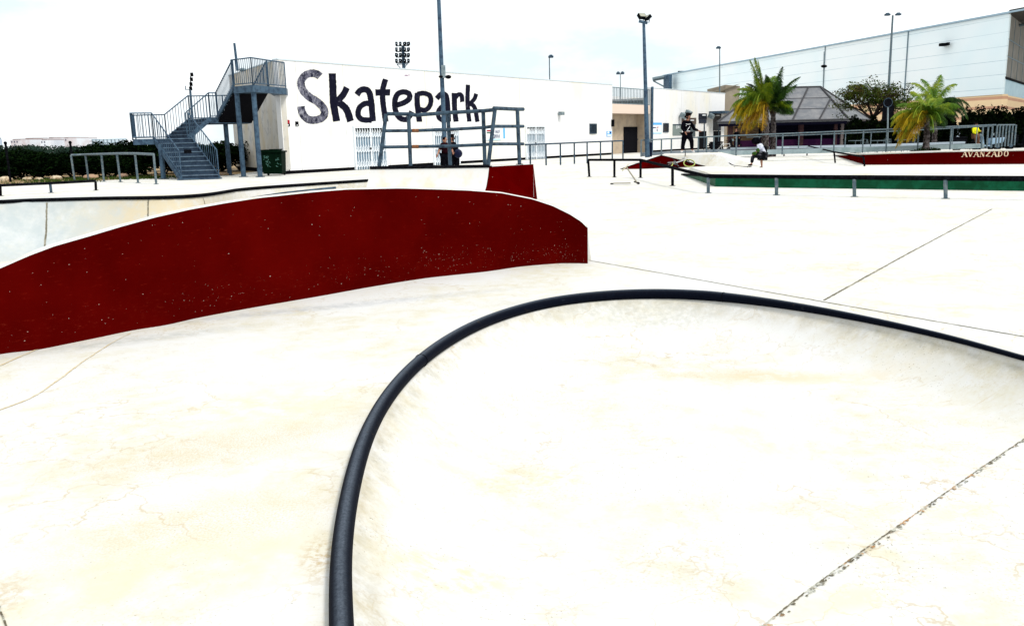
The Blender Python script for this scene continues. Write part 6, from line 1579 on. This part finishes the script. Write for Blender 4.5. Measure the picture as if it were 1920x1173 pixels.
# two people behind the platform
YR = 31
def jr(x, y, d=0): return P(x, y, YR + d)
m_maroon = mat('maroon_top', (.014, .003, .005), .9, (.004, .001, .002), 7, spec=0)
J = dict(head=jr(833.5, 261.5), neck=jr(834, 268), chest=jr(835, 274), pelvis=jr(836, 291), shL=jr(829, 271.5, -.05), elL=jr(823.5, 282, -.1), haL=jr(820.5, 289.5, -.2), shR=jr(842, 272, .02), elR=jr(848, 282, -.05), haR=jr(849, 286, -.2),
         hipL=jr(832, 293), knL=jr(831, 309, -.15), anL=jr(831, 325), hipR=jr(840, 293), knR=jr(841, 309, -.1), anR=jr(841, 326), toeL=jr(829, 328, -.15), toeR=jr(842, 328.5, -.15))
t, tp_ = person('person in dark cap and maroon top with bare forearms behind the platform railing', J, m_maroon, m_cblack, m_cblack, (-.3, -.85, -.3), sleeves=False, hair='cap', scale=.92)
J = dict(head=jr(846, 259.5, .5), neck=jr(847, 266, .5), chest=jr(848, 272, .5), pelvis=jr(853, 290, .5), shL=jr(843, 270, .45), elL=jr(842, 280, .4), haL=jr(845, 287, .3), shR=jr(853, 271, .5), elR=jr(857, 280, .45), haR=jr(856, 288, .35),
         hipL=jr(850, 292, .5), knL=jr(848, 308, .4), anL=jr(848, 324, .5), hipR=jr(856, 292, .5), knR=jr(857, 308, .4), anR=jr(857, 324, .5), toeL=jr(847, 327, .3), toeR=jr(858, 327, .3))
t, tp_ = person('person in dark clothes with long dark hair, mostly hidden behind the railing post', J, m_cblack, m_cblack, m_cblack, (-.4, -.85, -.2), hair='long', scale=.88)
m = MB(); m.sphere(jr(859, 288, -.1), .15, 16, 12, (1, .9, 1.05)); o_ = m.build('helmet', mat('navy_helmet', (.004, .006, .022), .4, (.010, .014, .04), 8)); tag(o_, 'round dark navy helmet hanging beside the two people behind the platform', 'helmet')
# person in yellow sitting at the right
YY = 51
def jy(x, y, d=0): return P(x, y, YY + d)
J = dict(head=jy(1829.5, 233.5), neck=jy(1829.5, 238), chest=jy(1829, 242.5), pelvis=jy(1829, 254), shL=jy(1824.5, 241.5, -.05), elL=jy(1825, 248.5, -.15), haL=jy(1831, 251, -.3), shR=jy(1833, 241, .05), elR=jy(1836, 246, 0), haR=jy(1839, 246, -.2),
         hipL=jy(1827, 255, -.05), knL=jy(1829, 257, -.5), anL=jy(1831, 269, -.5), hipR=jy(1831, 255, .05), knR=jy(1834, 257, -.4), anR=jy(1835, 269, -.45), toeL=jy(1831, 271, -.7), toeR=jy(1836, 271, -.65))
m_hiv = mat('hi_vis_yellow', (.62, .62, .010), .8, (.50, .48, .01), 6)
t, tp_ = person('person in bright yellow jacket sitting behind the railing by the motorcycles', J, m_hiv, mat('tan_trousers', (.10, .05, .03), .9), m_cblack, (.8, -.5, 0), hair='short', scale=.9, bulk=1.3)
# person seated inside the pavilion
YS = 66
def js(x, y, d=0): return P(x, y, YS + d)
J = dict(head=js(1380.5, 242.5), neck=js(1380.5, 246.5), chest=js(1381, 250), pelvis=js(1383, 260), shL=js(1378, 249), elL=js(1377, 255, -.1), haL=js(1379, 258, -.3), shR=js(1384.5, 249), elR=js(1387, 255, -.1), haR=js(1386, 258, -.3),
         hipL=js(1382, 261), knL=js(1380, 262, -.45), anL=js(1380, 273, -.45), hipR=js(1385, 261), knR=js(1386, 262, -.45), anR=js(1386, 273, -.45), toeL=js(1379, 275, -.6), toeR=js(1386, 275, -.6))
person('dark seated figure at the left end of the pavilion', J, m_cblack, m_cblack, m_cblack, (-.3, -.9, 0), hair='short', scale=.95)
# stool under seated figures
for (c, lab) in ((js(1384, 268, .1), 'dark stool under the figure seated in the pavilion'), (jy(1829, 262, .1), 'low black bench under the person in yellow')):
    zt0 = c.z + (.0 if True else 0); t = thing('stool', lab, 'stool', (c.x, c.y, 0)); top_z = .52
    m = MB(); m.box((c.x, c.y, top_z), (.5, .4, .06)); m.build('seat', m_black, t, smooth=False)
    for x in (-.2, .2):
        for y in (-.15, .15): m = MB(); m.tube((c.x + x, c.y + y, 0), (c.x + x, c.y + y, top_z), .02, n=6); m.build('leg', m_black, t)
# ================================================================== LIGHT
w = bpy.data.worlds.new('World'); S.world = w; w.use_nodes = True; nt = w.node_tree
bg = nt.nodes['Background']; sky = nt.nodes.new('ShaderNodeTexSky'); sky.sky_type = 'NISHITA'; sky.sun_disc = False
SUN_DIR = Vector((.62, -.52, 1.05)).normalized()
el_ = math.asin(SUN_DIR.z); az = math.atan2(SUN_DIR.x, SUN_DIR.y)
sky.sun_elevation = el_; sky.sun_rotation = az; sky.air_density = 1.0; sky.dust_density = 2.5; sky.ozone_density = 1.0
# high thin overcast: the clear-sky colour shows only faintly through
tc = nt.nodes.new('ShaderNodeTexCoord'); mp = nt.nodes.new('ShaderNodeMapping'); mp.inputs['Scale'].default_value = (1, 1, 2.6)
nz = nt.nodes.new('ShaderNodeTexNoise'); nz.inputs['Scale'].default_value = 2.2; nz.inputs['Detail'].default_value = 7; nz.inputs['Roughness'].default_value = .6
nt.links.new(tc.outputs['Generated'], mp.inputs[0]); nt.links.new(mp.outputs[0], nz.inputs['Vector'])
rg = nt.nodes.new('ShaderNodeMapRange'); rg.inputs['From Min'].default_value = .40; rg.inputs['From Max'].default_value = .60
rg.inputs['To Min'].default_value = .0; rg.inputs['To Max'].default_value = 1
nt.links.new(nz.outputs['Fac'], rg.inputs['Value'])
cl = nt.nodes.new('ShaderNodeMix'); cl.data_type = 'RGBA'; cl.inputs[6].default_value = (4.2, 4.75, 5.0, 1); cl.inputs[7].default_value = (7.0, 7.1, 7.1, 1)
nt.links.new(rg.outputs[0], cl.inputs[0])
mx = nt.nodes.new('ShaderNodeMix'); mx.data_type = 'RGBA'; mx.inputs[0].default_value = .93
nt.links.new(sky.outputs[0], mx.inputs[6]); nt.links.new(cl.outputs[2], mx.inputs[7]); nt.links.new(mx.outputs[2], bg.inputs['Color'])
bg.inputs['Strength'].default_value = .10
sl = bpy.data.lights.new('sun', 'SUN'); sl.energy = 1.5; sl.angle = math.radians(14); sl.color = (1, .96, .90)
so = bpy.data.objects.new('sun', sl); COL.objects.link(so); so.rotation_euler = SUN_DIR.to_track_quat('Z', 'Y').to_euler(); so.location = (20, -20, 40)
S.view_settings.view_transform = 'Standard'; S.view_settings.look = 'None'; S.view_settings.exposure = 1.1; S.view_settings.gamma = 1
S.cycles.max_bounces = 6; S.cycles.use_denoising = True
